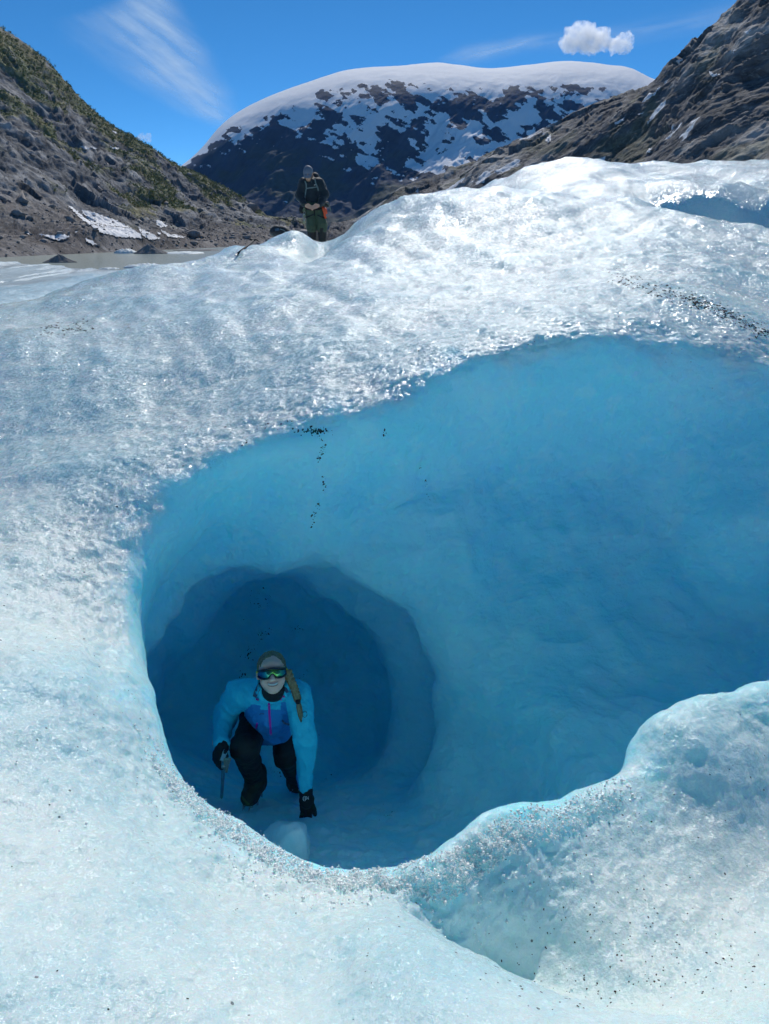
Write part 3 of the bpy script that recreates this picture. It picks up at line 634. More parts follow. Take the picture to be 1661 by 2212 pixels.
# ================================================================== PERSON crouching in the cave
def skin_mat(name, col):
    t = NT(name); p = t.pos(); return t.bsdf(Base_Color=t.mix(t.noise(p, 60, 3), tuple(c * 0.9 for c in col), col), Roughness=0.5, Subsurface_Weight=0.2, Subsurface_Radius=(0.01, 0.004, 0.002))
def cloth_mat(name, col, rough=0.7, wr=26, bump=0.6, sheen=0.15):
    t = NT(name); p = t.pos(); f = t.noise(p, wr, 4, 0.55, 0.6)
    return t.bsdf(Base_Color=t.mix(t.noise(p, 90, 3), tuple(c * 0.85 for c in col), col), Roughness=rough, Normal=t.bump(f, bump, 0.012), Sheen_Weight=sheen)
M_SKIN = skin_mat('skin', (0.93, 0.53, 0.40)); M_SKIN2 = skin_mat('skin_tanned', (0.55, 0.31, 0.22))
M_CYAN = cloth_mat('jacket_cyan', (0.03, 0.62, 0.82), sheen=0); M_BLUE = cloth_mat('jacket_blue', (0.02, 0.25, 0.60), sheen=0); M_DKBLUE = cloth_mat('jacket_lining', (0.02, 0.07, 0.16))
M_BLACK = cloth_mat('black_cloth', (0.010, 0.010, 0.013), sheen=0); M_BOOT = cloth_mat('boot_leather', (0.030, 0.026, 0.018), 0.6, 60, sheen=0)
M_PINK = simple('pink_plastic', (0.62, 0.03, 0.38), 0.45, var=0.1); M_STEEL = simple('steel', (0.42, 0.43, 0.44), 0.35, metal=0.9, var=0.2)
M_HAIR = NT('blond_hair'); _p = M_HAIR.pos()
M_HAIR = M_HAIR.bsdf(Base_Color=M_HAIR.ramp(M_HAIR.noise(M_HAIR.vmul(_p, (260, 60, 60)), 1.0, 3), [(0.3, (0.10, 0.07, 0.03)), (0.7, (0.36, 0.26, 0.13))]), Roughness=0.5, Normal=M_HAIR.bump(M_HAIR.noise(M_HAIR.vmul(_p, (300, 60, 60)), 1.0, 3), 0.5, 0.003))
M_WHITE = simple('white_print', (0.8, 0.8, 0.8), 0.6, var=0.05); M_OLIVE = simple('olive_webbing', (0.10, 0.11, 0.05), 0.8)
M_PALE = cloth_mat('pale_glove_palm', (0.52, 0.60, 0.62))

def cr(x, y): return 426.5 + x * 0.1977, 1366.9 + y * 0.1977     # close-up crop -> photo position
J = {k: at(*cr(*v[:2]), v[2]) for k, v in dict(head=(815,440,3.58), neck=(800,735,3.70), shR=(450,650,3.76), shL=(1095,690,3.68), elR=(300,900,3.86), wrR=(272,1230,3.58), elL=(1180,1130,3.56), wrL=(1185,1700,3.545),
     pel=(830,850,4.05), hipR=(680,900,4.0), hipL=(960,920,4.06), knR=(505,1260,3.60), anR=(640,1630,3.82), knL=(965,1330,3.84), anL=(1085,1630,4.12)).items()}
W = empty('person', (J['anR'] + J['anL']) / 2 + [0, -.1, -.12])
tag(W, 'person in cyan jacket and mirrored sunglasses crouching inside the blue ice cave', 'person')
# head frame: x image-right, y up, z towards the viewer
hz = CAM - J['head']; hz /= np.linalg.norm(hz); rollx = np.array([1, 0, 0]) * math.cos(R(7)) + np.array([0, 0, 1]) * math.sin(R(7)) + 0.02 * hz
hx = rollx - hz * (rollx @ hz); hx /= np.linalg.norm(hx); hy = np.cross(hz, hx); HM = np.column_stack([hx, hy, hz]); HS = 1.06
def hp(x, y, z): return J['head'] + HS * (HM @ np.array([x, y, z]))
lo = np.min(list(J.values()), 0) - 0.3; hi = np.max(list(J.values()), 0) + 0.3
b = SDF(lo, hi, 0.006)
neck = J['neck']; pel = J['pel']
b.cone(pel, neck + [0, .09, -.05], 0.10, 0.075, 0.03); b.cone(neck + [0, .09, -.05], neck + [0, .03, 0], .07, .05, .03); b.cone(J['shR'] + [0, .04, 0], J['shL'] + [0, .04, 0], 0.05, 0.05, 0.03)
for s_, th in (('R', 1), ('L', 1)):
    b.cone(J['sh' + s_], J['el' + s_], 0.05, 0.038); b.cone(J['el' + s_], J['wr' + s_], 0.038, 0.028); b.cone(pel, J['hip' + s_], .09, .085)
    b.cone(J['hip' + s_], J['kn' + s_], 0.075, 0.055); b.cone(J['kn' + s_], J['an' + s_], 0.052, 0.036)
b.cone(neck + [0, .03, 0], hp(0, -.05, -.03), .052, .048, .02)
b.ell(hp(0, .028, -.022), np.array([.073, .082, .092]) * HS, HM, .02); b.ell(hp(0, -.030, .012), np.array([.064, .076, .068]) * HS, HM, .025)
b.ell(hp(0, -.088, .048), np.array([.027, .018, .02]) * HS, HM, .025)
for sx in (-1, 1):
    b.ell(hp(sx * .036, -.040, .046), np.array([.028, .026, .026]) * HS, HM, .02); b.ell(hp(sx * .075, -.004, -.012), np.array([.010, .026, .018]) * HS, HM, .006)
b.ell(hp(0, .040, .062), np.array([.05, .022, .016]) * HS, HM, .02)
b.cone(hp(0, .008, .080), hp(0, -.030, .103), .008, .0125, .008); 
for sx in (-1, 1): b.ell(hp(sx * .011, -.030, .082), np.array([.008, .007, .008]) * HS, HM, .005)
b.ell(hp(0, -.060, .070), np.array([.030, .013, .016]) * HS, HM, .008); b.ell(hp(0, -.060, .084), np.array([.024, .0065, .012]) * HS, HM, .0, op='cut')
body = sdf_obj('body', b, M_SKIN, W, it=1)
tb = bvh_of(body)
# open smile
def face_band(name, ys, xs, z, mat, par):
    V = []; n = len(xs)
    for x, (ya, yb) in zip(xs, ys):
        zz = z - 5.5 * x * x
        V += [hp(x, ya, zz), hp(x, yb, zz), hp(x, yb, zz - .006), hp(x, ya, zz - .006)]
    Fc = [(4 * i + k, 4 * i + (k + 1) % 4, 4 * i + 4 + (k + 1) % 4, 4 * i + 4 + k) for i in range(n - 1) for k in range(4)] + [(3, 2, 1, 0), tuple(4 * n - 4 + k for k in range(4))]
    return mesh_obj(name, V, Fc, mat, par)
M_LIP = simple('lips', (0.50, 0.24, 0.21), 0.45, var=0.1); M_TEETH = simple('teeth', (0.72, 0.70, 0.66), 0.3, var=0.03)
xs = np.linspace(-.025, .025, 11); cv = 15.0 * xs ** 2
face_band('teeth', [(-.0540 + c * .9, -.0650 + c * .75) for c in cv], xs, .0855, M_TEETH, W)
face_band('lip', [(-.0535 + c * 1.0, -.0555 + c * .9) for c in cv], xs * 1.12, .0872, M_LIP, W)
face_band('lip', [(-.0655 + c * .8, -.0705 + c * .8) for c in cv * .9], xs * 1.05, .0875, M_LIP, W)
# hair drawn back tight
hsd = SDF(hp(0, 0, 0) - .2, hp(0, 0, 0) + .2, 0.005)
hsd.ell(hp(0, .034, -.032), np.array([.078, .084, .096]) * HS, HM, 0)
hsd.ell(hp(0, -.016, .080), np.array([.073, .110, .090]) * HS, HM, 0, op='cut'); hsd.plane_cut(hp(0, -.028, 0), -hy * .8 + hz * .6)
sdf_obj('hair', hsd, M_HAIR, W, noise=[(.004, 60)])
# long plait over the shoulder
path = [cr(*q) for q in [(975,410),(1005,490),(1035,560),(1062,625),(1082,690),(1096,740)]]; yy = np.linspace(3.60, 3.545, 6)
bp = np.array([at(*q, y_) for q, y_ in zip(path, yy)]); bt = np.linspace(0, 5, 19)
bp2 = hermite(bp, np.arange(6), bt)
bs = SDF(bp2.min(0) - .1, bp2.max(0) + .1, .004); sideV = hx
for k, q in enumerate(bp2):
    sg = 1 if k % 2 else -1; r = .021 - .006 * k / 18
    M_ = np.column_stack([sideV * math.cos(.6 * sg) + hy * math.sin(.6 * sg), -sideV * math.sin(.6 * sg) + hy * math.cos(.6 * sg), hz])
    bs.ell(q + sideV * sg * .009, (r * 1.05, r * .72, r * .95), M_, .003)
plait = sdf_obj('plait', bs, M_HAIR, W, it=1)
tail = np.array([at(*cr(*q), y_) for q, y_ in [((1098,745), 3.54), ((1112,820), 3.535), ((1125,900), 3.53), ((1132,975), 3.53)]])
tube('plait_tail', tail, [.010, .017, .015, .004], M_HAIR, W, 12); tube('hair_tie', [tail[0] + [0, 0, .012], tail[0], tail[0] + [0, 0, -.012]], [.0145, .0155, .0145], M_BLACK, W, 12)
# wrap-round mirrored glasses
t = NT('mirror_lens'); lx = t.n('VectorMath', {'operation': 'DOT_PRODUCT'}, i0=t.n('VectorMath', {'operation': 'SUBTRACT'}, i0=t.pos(), i1=tuple(J['head'])).outputs[0], i1=tuple(hx)).outputs['Value']
M_LENS = t.bsdf(Base_Color=t.ramp(t.mapr(lx, -.08, .08), [(0.0, (0.02, 0.07, 0.35)), (0.3, (0.06, 0.34, 0.30)), (0.55, (0.34, 0.62, 0.10)), (0.78, (0.10, 0.42, 0.22)), (1.0, (0.02, 0.10, 0.34))]), Metallic=0.85, Roughness=0.12)
M_FRAME = simple('glasses_frame', (0.012, 0.014, 0.03), 0.35, var=0.1); M_YEL = simple('yellow_trim', (0.65, 0.68, 0.05), 0.5, var=0.1)
def shield(a0, a1, y0f, y1f, rr, th, n=25):
    V = []
    for k in range(n):
        a = a0 + (a1 - a0) * k / (n - 1)
        for rad_ in (rr, rr - th):
            for yf in (y0f, y1f): V.append(hp(math.sin(a) * rad_ * .93, yf(a), -.002 + math.cos(a) * rad_ * 1.12))
    Fc = []
    for k in range(n - 1):
        a = 4 * k; b_ = a + 4; Fc += [(a, a + 1, b_ + 1, b_), (a + 2, b_ + 2, b_ + 3, a + 3), (a + 1, a + 3, b_ + 3, b_ + 1), (a, b_, b_ + 2, a + 2)]
    return V, Fc + [(0, 2, 3, 1), (4 * n - 4, 4 * n - 3, 4 * n - 1, 4 * n - 2)]
lowf = lambda a: -.030 + .026 * math.exp(-(a / .18) ** 2) + .022 * (abs(a) / 1.2) ** 3
topf = lambda a: .016 + .004 * math.exp(-(a / .3) ** 2)
V_, F_ = shield(-1.12, 1.12, lowf, topf, .090, .003); lens = mesh_obj('sunglasses_lens', V_, F_, M_LENS, W)
V_, F_ = shield(-1.18, 1.18, lambda a: topf(a) - .002, lambda a: topf(a) + .0075, .0925, .007); mesh_obj('sunglasses_rim', V_, F_, M_FRAME, W)
V_, F_ = shield(-1.16, 1.16, lambda a: lowf(a) - .003, lambda a: lowf(a) + .0028, .0918, .005); mesh_obj('sunglasses_rim', V_, F_, M_FRAME, W)
for sx in (-1, 1):
    tube('sunglasses_temple', [hp(sx * .077, .014, .042), hp(sx * .081, .012, .0), hp(sx * .078, .002, -.03)], [.005, .0045, .003], M_YEL, W, 8)
tube('earring', [hp(.0795, -.030, -.008), hp(.081, -.034, -.006), hp(.0795, -.038, -.006)], [.003, .004, .003], M_STEEL, W, 8)
# ---- trousers
tr = SDF(lo, hi, 0.008)
tr.cone(J['hipR'], J['hipL'], .125, .125, .03); tr.cone(pel + [0, 0, -.02], (J['hipR'] + J['hipL']) / 2, .12, .13, .03)
tr.cone(J['hipR'], J['knR'], .105, .080, .03); tr.cone(J['knR'], J['anR'] + [0, 0, .02], .078, .062, .03)
tr.cone(J['hipL'], J['knL'], .105, .078, .03); tr.cone(J['knL'], J['anL'] + [0, 0, .02], .076, .058, .03)
trousers = sdf_obj('trousers', tr, M_BLACK, W, noise=[(.010, 9), (.004, 26)])
# ---- jacket
jk = SDF(lo, hi, 0.007)
bx = J['shL'] - J['shR']; bx /= np.linalg.norm(bx)
front = np.array([.1, -.8, .55])
waist = at(*cr(790, 1000), 3.86); chest = at(*cr(790, 820), 3.72)
jk.cone(chest + [0, .08, -.0], waist + [0, .06, .0], .158, .150, .04, flat=(front, .85)); jk.cone(waist + [0, .06, 0], pel, .15, .15, .05)
jk.cone(J['shR'] + bx * .04, J['shL'] - bx * .04, .080, .080, .05); jk.cone(neck + [0, .05, -.02], chest + [0, .08, 0], .09, .12, .05)
jk.cone(J['shR'], J['elR'], .080, .066, .04); jk.cone(J['elR'], J['wrR'] * .93 + J['elR'] * .07, .064, .047, .03)
jk.cone(J['shL'], J['elL'], .078, .062, .04); jk.cone(J['elL'], J['wrL'] * .93 + J['elL'] * .07, .060, .045, .03)
hem = at(*cr(785, 1125), 3.74); jk.cone(chest + [0, .03, -.02], hem + [0, .05, .05], .13, .075, .05)
# standing collar and hood behind the neck
jk.cone(neck + [0, .06, .02], hp(0, -.07, -.075), .082, .098, .03)
jk.cone(hp(0, -.102, -.01), hp(0, -.02, .03), .066, .074, 0, op='cut'); jk.ell(hp(0, -.0, 0), np.array([.094, .105, .115]) * HS, HM, 0, op='cut')
V, Q = jk.mesh(); V = relax(V, Q, 1); N = vnormals(V, Q)
fold = fbm(V * [1, 1, .6] + .3 * V[:, [2, 0, 1]], 9, 3, ridged=True) - .6; V = V + N * (.011 * fold + .004 * fbm(V, 22, 2))[:, None]
fc = V[Q].mean(1); fn = vnormals(V, Q)[Q].mean(1)
rel = fc - CAM; dep = rel @ np.array([0, CP, -SP]); fx = (CX + F * rel[:, 0] / dep - 426.5) / .1977; fy = (CY - F * (rel @ np.array([0, SP, CP])) / dep - 1366.9) / .1977
facing = (fn * (CAM - fc)).sum(1) > 0
panel = facing & (fy > 760 + 30 * np.sin(fx * .012)) & (fy > 870 - (fx - 500) * .95) & (fx < 965 + (fy - 760) * .16) & (fx > 480) & (fy > 840 - (fx - 780) * 0.0 - 80 * (np.abs(fx - 800) > 110)) & (fx > 520)
JK = mesh_obj('jacket', V, Q, parent=W, mats=[M_CYAN, M_BLUE], mid=panel.astype(int)); jb = bvh_of(JK)
strip('front_zip', jb, [cr(*q) for q in [(782,765),(786,850),(790,950),(797,1040),(803,1112)]], 4.6, .004, M_PINK, JK, dense=3)
strip('pocket_zip', jb, [cr(*q) for q in [(655,985),(640,1040)]], 3.4, .004, M_PINK, JK)
strip('pocket_zip', jb, [cr(*q) for q in [(925,955),(945,985),(1000,1003)]], 4.0, .003, M_DKBLUE, JK)
for q in ([(905,690),(955,695)], [(640,722),(675,730)], [(915,695),(910,735)]): strip('drawcord', jb, [cr(*x) for x in q], 3.0, .005, M_PINK, JK, dense=2)
strip('chest_print', jb, [cr(*q) for q in [(678,893),(690,884),(730,886)]], 1.4, .002, M_DKBLUE, JK, dense=2)
strip('sleeve_print', jb, [cr(1172 + 24 * math.cos(a), 890 + 34 * math.sin(a)) for a in np.linspace(0, 6.0, 18)], 1.0, .002, M_DKBLUE, JK, dense=1.5)
# lining showing in the open collar, black base layer at the throat
cs = SDF(hp(0, 0, 0) - .3, hp(0, 0, 0) + .2, .005)
cs.cone(neck + [0, .03, .0], hp(0, -.085, -.02), .066, .066, .01); cs.ell(hp(0, -.01, .03), np.array([.078, .094, .10]) * HS, HM, 0, op='cut'); sdf_obj('base_layer_collar', cs, M_BLACK, W)
for pts, w_ in (([(690,560),(650,640),(625,700)], 9), ([(950,600),(985,650)], 6)): strip('collar_lining', jb, [cr(*q) for q in pts], w_, .004, M_DKBLUE, JK, dense=3)
# ---- gloves
def glove(name, wr, fingers, palm, mat, parent, rp=.030, rf=.0115):
    pts = np.array([wr] + [q for f in fingers for q in f] + palm); g_ = SDF(pts.min(0) - .07, pts.max(0) + .07, .004)
    g_.cone(wr, palm[0], .041, rp, .015); g_.cone(palm[0], palm[1], rp, rp * .95, .015); g_.cone(palm[2], palm[3], rp * .8, rp * .8, .015)
    for f in fingers:
        for a, b_ in zip(f[:-1], f[1:]): g_.cone(a, b_, rf, rf * .93, .004)
    return sdf_obj(name, g_, mat, parent, it=1, noise=[(.0015, 60)])
def c3(x, y, d): return at(*cr(x, y), d)
GLV = glove('glove', J['wrL'], [[c3(1160,1880,3.525), c3(1148,1960,3.515), c3(1132,2018,3.535)], [c3(1190,1890,3.52), c3(1188,1975,3.51), c3(1185,2035,3.532)], [c3(1222,1885,3.52), c3(1232,1965,3.51), c3(1232,2020,3.532)],
     [c3(1250,1860,3.525), c3(1275,1930,3.52), c3(1285,1985,3.54)], [c3(1150,1800,3.55), c3(1138,1880,3.54), c3(1142,1935,3.545)]], [c3(1185,1750,3.535), c3(1190,1860,3.525), c3(1165,1830,3.53), c3(1225,1820,3.53)], M_BLACK, W, .037, .0135)
gb = bvh_of(GLV); strip('glove_cuff', gb, [cr(*q) for q in [(1130,1728),(1190,1735),(1262,1715)]], 6, .006, M_BLACK, GLV, dense=3)
for q in ([(1168,1785),(1155,1800),(1155,1822),(1163,1835)], [(1176,1790),(1176,1838)], [(1176,1792),(1196,1792),(1200,1812),(1180,1818)], [(1212,1798),(1213,1820)], [(1212,1785),(1213,1789)]):
    strip('glove_print', gb, [cr(*x) for x in q], 1.1, .0015, M_WHITE, GLV, dense=1.2)
GRV = glove('glove', J['wrR'], [[c3(215,1370,3.52), c3(222,1440,3.49), c3(262,1480,3.50)], [c3(235,1400,3.50), c3(245,1455,3.475), c3(275,1475,3.49)], [c3(200,1340,3.54), c3(200,1410,3.51), c3(240,1450,3.50)], [c3(190,1320,3.56), c3(185,1380,3.54), c3(215,1425,3.53)],
     [c3(300,1300,3.52), c3(318,1350,3.50), c3(310,1400,3.485)]], [c3(262,1275,3.56), c3(240,1370,3.525), c3(215,1330,3.54), c3(275,1330,3.53)], M_BLACK, W, .036, .0125)
gb2 = bvh_of(GRV); strip('palm_patch', gb2, [cr(*q) for q in [(312,1285),(285,1350),(262,1410)]], 9, .003, M_PALE, GRV, dense=3)
# ---- boots with crampons
def boot(an, toe, heel, up, mat, parent, strapq):
    an, toe, heel = map(np.array, (an, toe, heel)); fwd = toe - heel; fwd /= np.linalg.norm(fwd)
    s_ = SDF(np.min([an, toe, heel], 0) - .15, np.max([an, toe, heel], 0) + .2, .006)
    s_.cone(an + [0, 0, .07], an, .074, .066, .02); s_.cone(an, heel + [0, 0, .05], .06, .05, .03); s_.cone(heel + [0, 0, .05], toe - fwd * .05 + [0, 0, .045], .05, .049, .03); s_.cone(an + fwd * .03, toe - fwd * .06 + [0, 0, .055], .056, .046, .03)
    bo = sdf_obj('boot', s_, mat, parent, noise=[(.004, 30)])
    sole = [heel - fwd * .04, toe + fwd * .0]; side = np.cross(fwd, [0, 0, 1]); side /= np.linalg.norm(side)
    ol = [heel - fwd * .045 + side * .03, heel - fwd * .045 - side * .03, heel + fwd * .06 - side * .038, toe - fwd * .07 - side * .047, toe - fwd * .01 - side * .028, toe - fwd * .01 + side * .028, toe - fwd * .07 + side * .047, heel + fwd * .06 + side * .038]
    prism('sole', ol, (0, 0, .022), M_BLACK, bo)
    for k, q in enumerate(ol):
        c = (q - (heel + toe) / 2); q = (heel + toe) / 2 + c * .93
        tube('crampon_spike', [q + [0, 0, .004], q + c * .05 + [0, 0, -.02], q + c * .08 + [0, 0, -.036]], [.009, .006, .001], M_STEEL, bo, 5)
    for sgn in (-1, 1): tube('crampon_spike', [toe - fwd * .03 + side * .02 * sgn, toe + fwd * .012 + side * .02 * sgn, toe + fwd * .035 + side * .02 * sgn + [0, 0, -.012]], [.008, .006, .001], M_STEEL, bo, 5)
    if strapq: strip('crampon_strap', bvh_of(bo), [cr(*q) for q in strapq], 4.0, .005, M_OLIVE, bo, dense=3)
    return bo
boot(J['anR'], at(*cr(545,1945), 3.655) + [0, 0, .03], at(*cr(672,1740), 3.90) + [0, 0, .03], None, M_BOOT, W, [(488,1790),(520,1835),(570,1880),(605,1925),(618,1960)])
boot(J['anL'], at(*cr(1075,1745), 4.05) + [0, 0, .03], at(*cr(1105,1700), 4.28) + [0, 0, .02], None, M_BOOT, W, None)
adopt(W)
# ---- ice axe held by its head, shaft down
A0 = c3(283, 1440, 3.475); A1h, _ = hit(ICE_BVH, *cr(262, 1840)); A1 = np.array(A1h); 
sh = A1 - A0; A1 = A0 + sh / np.linalg.norm(sh) * min(np.linalg.norm(sh), .60); sh = (A1 - A0) / np.linalg.norm(A1 - A0)
AX = empty('ice_axe', A1); tag(AX, 'ice axe held head up in black glove of the crouching person', 'ice axe')
M_SHAFT = simple('axe_shaft', (0.16, 0.30, 0.40), 0.4, metal=0.5); M_RUST = simple('worn_steel', (0.42, 0.33, 0.24), 0.45, nscale=120, var=0.5, metal=0.6)
tube('shaft', [A0 - sh * .02, A0 + sh * .2, A1 - sh * .05], [.011, .011, .010], M_SHAFT, AX, 10); tube('spike', [A1 - sh * .07, A1 - sh * .04, A1], [.011, .009, .002], M_STEEL, AX, 8)
fw = CAM - A0; fw /= np.linalg.norm(fw); fw = fw * .5 + np.array([.1, -.55, -.30]); fw -= sh * (fw @ sh) * .6; fw /= np.linalg.norm(fw); sd_ = np.cross(sh, fw); sd_ /= np.linalg.norm(sd_)
tube('axe_head', [A0 - fw * .02, A0 + fw * .02], [.014, .013], M_STEEL, AX, 8)
q0 = A0 + fw * .015; q1 = A0 + fw * .085 + sh * .012
upv = np.cross(fw, sd_)
adz = [q0 - sd_ * .010, q1 - sd_ * .026, q1 + sd_ * .026, q0 + sd_ * .010]
adz2 = [c3(283,1392,3.45), c3(368,1392,3.44), c3(345,1440,3.45), c3(328,1530,3.47), c3(305,1530,3.47)]
prism('adze', adz2, (0, .012, .006), M_RUST, AX)
pk = [A0 - fw * .01, A0 - fw * .07 - sh * .005, A0 - fw * .13 + sh * .012, A0 - fw * .17 + sh * .035]
tube('pick', pk, [.012, .010, .007, .002], M_STEEL, AX, 8)
tube('head_end', [c3(215,1260,3.62), c3(195,1215,3.64), c3(178,1172,3.66)], [.016, .017, .013], M_PALE, AX, 10)
adopt(AX)
# ================================================================== PERSON standing behind the crest
def mc(x, y): return 601.4 + x * 0.09875, 328 + y * 0.09875       # close-up crop -> photo position
def m3(x, y, d): return at(*mc(x, y), d)
MY = 15.0
K = {k: m3(*v) for k, v in dict(head=(650,460,MY-.02), chin=(668,600,MY-.08), neck=(670,640,MY+.03), shR=(555,705,MY+.03), shL=(895,695,MY+.03), elR=(472,960,MY-.02), elL=(1000,945,MY-.02), wrR=(560,1150,MY-.22), wrL=(920,1150,MY-.22),
     pel=(770,1180,MY+.02), hipR=(690,1235,MY+.02), hipL=(875,1235,MY+.02), knR=(725,1610,MY-.03), knL=(955,1610,MY-.03), anR=(735,2060,MY+.02), anL=(960,2060,MY+.02)).items()}
gm_ = ICE_BVH.ray_cast(Vector((*((K['anR'] + K['anL']) / 2)[:2], 4)), Vector((0, 0, -1)))[0]
MAN = empty('person', tuple(gm_)); tag(MAN, 'person in dark jacket, grey cap and green trousers standing on the ice crest', 'person')
for k in ('anR', 'anL'):
    g_ = ICE_BVH.ray_cast(Vector((*K[k][:2], 4)), Vector((0, 0, -1)))[0]; K[k][2] = g_.z + .09
lo = np.min(list(K.values()), 0) - .3; hi = np.max(list(K.values()), 0) + .3
M_DJ = cloth_mat('dark_jacket', (0.012, 0.020, 0.026)); M_GREEN = cloth_mat('green_trousers', (0.055, 0.085, 0.045)); M_GAITER = cloth_mat('dark_gaiter', (0.020, 0.018, 0.016))
M_CAP = cloth_mat('grey_cap', (0.16, 0.18, 0.23)); M_STRAP = simple('grey_webbing', (0.15, 0.20, 0.20), 0.8); M_ORANGE = simple('orange_webbing', (0.75, 0.09, 0.03), 0.7); M_PACK = cloth_mat('pack_fabric', (0.018, 0.02, 0.024))
hd = K['head']
b = SDF(lo, hi, .009)
b.ell(hd, (.075, .09, .105), None, .02); b.ell(hd + [.0, -.03, -.06], (.058, .065, .075), None, .03); b.ell(K['chin'], (.03, .03, .022), None, .03)
b.cone(hd + [0, .02, -.06], K['neck'], .055, .06, .02)
for sx in (-1, 1): b.ell(hd + [sx * .078, .01, -.01], (.012, .022, .034), None, .008)
b.cone(hd + [0, -.09, -.02], hd + [0, -.105, -.045], .012, .015, .01)
b.cone(K['neck'], K['neck'] + [0, .03, -.1], .06, .07, .02); b.cone(K['neck'] + [0, .03, -.1], K['pel'] + [0, .02, 0], .075, .09, .03); b.cone(K['shR'], K['shL'], .06, .06, .03)
def hand(bb, wr, sgn):
    wr = np.array(wr); c = wr + np.array([sgn * .075, -.02, -.035]); bb.cone(wr, c, .03, .036, .015, flat=((0, 1, .3), .7))
    for k in range(4):
        a = c + np.array([sgn * .015, -.012, .028 - .02 * k]); m = a + np.array([sgn * (.052 - .004 * abs(k - 1)), -.008, -.012]); e = m + np.array([sgn * .026, .012, -.022]); bb.cone(a, m, .0105, .0095, .005); bb.cone(m, e, .0095, .008, .003)
    a = wr + np.array([sgn * .045, -.035, .0]); bb.cone(a, a + [sgn * .04, -.02, .012], .013, .011, .006); bb.cone(a + [sgn * .04, -.02, .012], a + [sgn * .07, -.015, -.005], .011, .009, .004)
for s_, sg in (('R', 1), ('L', -1)):
    b.cone(K['sh' + s_], K['el' + s_], .055, .045, .02); b.cone(K['el' + s_], K['wr' + s_], .042, .03, .02); hand(b, K['wr' + s_], sg)
    b.cone(K['hip' + s_], K['kn' + s_], .085, .06, .02); b.cone(K['kn' + s_], K['an' + s_], .056, .04, .02)
sdf_obj('body', b, M_SKIN2, MAN)
c = SDF(hd - .25, hd + .25, .007); c.ell(hd + [0, .01, .035], (.088, .102, .092), None, 0); c.ell(hd + [-.01, -.045, .0], (.078, .06, .08), None, .02)
c.plane_cut(hd + [0, 0, -.045], (0, .25, -.97)); cap = sdf_obj('cap', c, M_CAP, MAN)
# peak of the cap, turned down over the face
pkv = []; nn_ = 11
for k in range(nn_):
    a = -1.15 + 2.3 * k / (nn_ - 1); base = hd + np.array([math.sin(a) * .080, -math.cos(a) * .088, .0]); tip = hd + np.array([-.01 + math.sin(a) * .078, -.02 - math.cos(a) * .125, -.098 + .02 * abs(a)])
    pkv += [base, tip, tip + [0, .006, -.004], base + [0, .008, -.004]]
Fc = [(4 * i + q, 4 * i + (q + 1) % 4, 4 * i + 4 + (q + 1) % 4, 4 * i + 4 + q) for i in range(nn_ - 1) for q in range(4)] + [(3, 2, 1, 0), tuple(4 * nn_ - 4 + q for q in range(4))]
mesh_obj('cap_peak', pkv, Fc, M_CAP, cap)
j = SDF(lo, hi, .010); pl = K['pel']
j.cone(K['neck'] + [0, .02, -.12], pl + [0, 0, .05], .19, .165, .05, flat=((0, 1, 0), .72)); j.cone(K['shR'] + [.03, 0, 0], K['shL'] - [.03, 0, 0], .10, .10, .05)
for s_ in 'RL': j.cone(K['sh' + s_], K['el' + s_], .10, .088, .04); j.cone(K['el' + s_], K['wr' + s_] * .95 + K['el' + s_] * .05, .084, .054, .03)
j.cone(K['neck'] + [0, .04, -.02], K['neck'] + [0, .05, .06], .085, .088, .02); j.ell(hd + [0, -.02, -.02], (.085, .10, .12), None, 0, op='cut'); j.cone(K['chin'] + [0, -.09, .03], K['neck'] + [0, -.01, .02], .05, .05, 0, op='cut')
JM = sdf_obj('jacket', j, M_DJ, MAN, noise=[(.012, 8), (.005, 20)]); jmb = bvh_of(JM)
tq = SDF(lo, hi, .010)
tq.cone(K['hipR'] + [0, 0, .06], K['hipL'] + [0, 0, .06], .115, .115, .03)
for s_ in 'RL': tq.cone(K['hip' + s_], K['kn' + s_], .118, .098, .02); tq.cone(K['kn' + s_], K['kn' + s_] + [0, 0, -.06], .097, .092, .02)
TM = sdf_obj('trousers', tq, M_GREEN, MAN, noise=[(.012, 7), (.004, 22)]); tmb = bvh_of(TM)
for s_ in 'RL':
    g_ = SDF(lo, hi, .012); g_.cone(K['kn' + s_] + [0, 0, -.05], K['an' + s_], .088, .066, .02); sdf_obj('gaiter', g_, M_GAITER, MAN, noise=[(.006, 10)])
    f_ = SDF(lo, hi, .012); a = K['an' + s_]; f_.cone(a, a + [0, .03, -.03], .07, .06, .02); f_.cone(a + [0, .05, -.04], a + [0, -.15, -.045], .052, .048, .02); sdf_obj('boot', f_, M_BOOT, MAN)
strip('zip', jmb, [mc(*q) for q in [(716,600),(716,680)]], .7, .006, M_STRAP, JM, dense=1)
strip('chest_print', jmb, [mc(*q) for q in [(780,722),(815,722)]], .8, .004, M_WHITE, JM, dense=1)
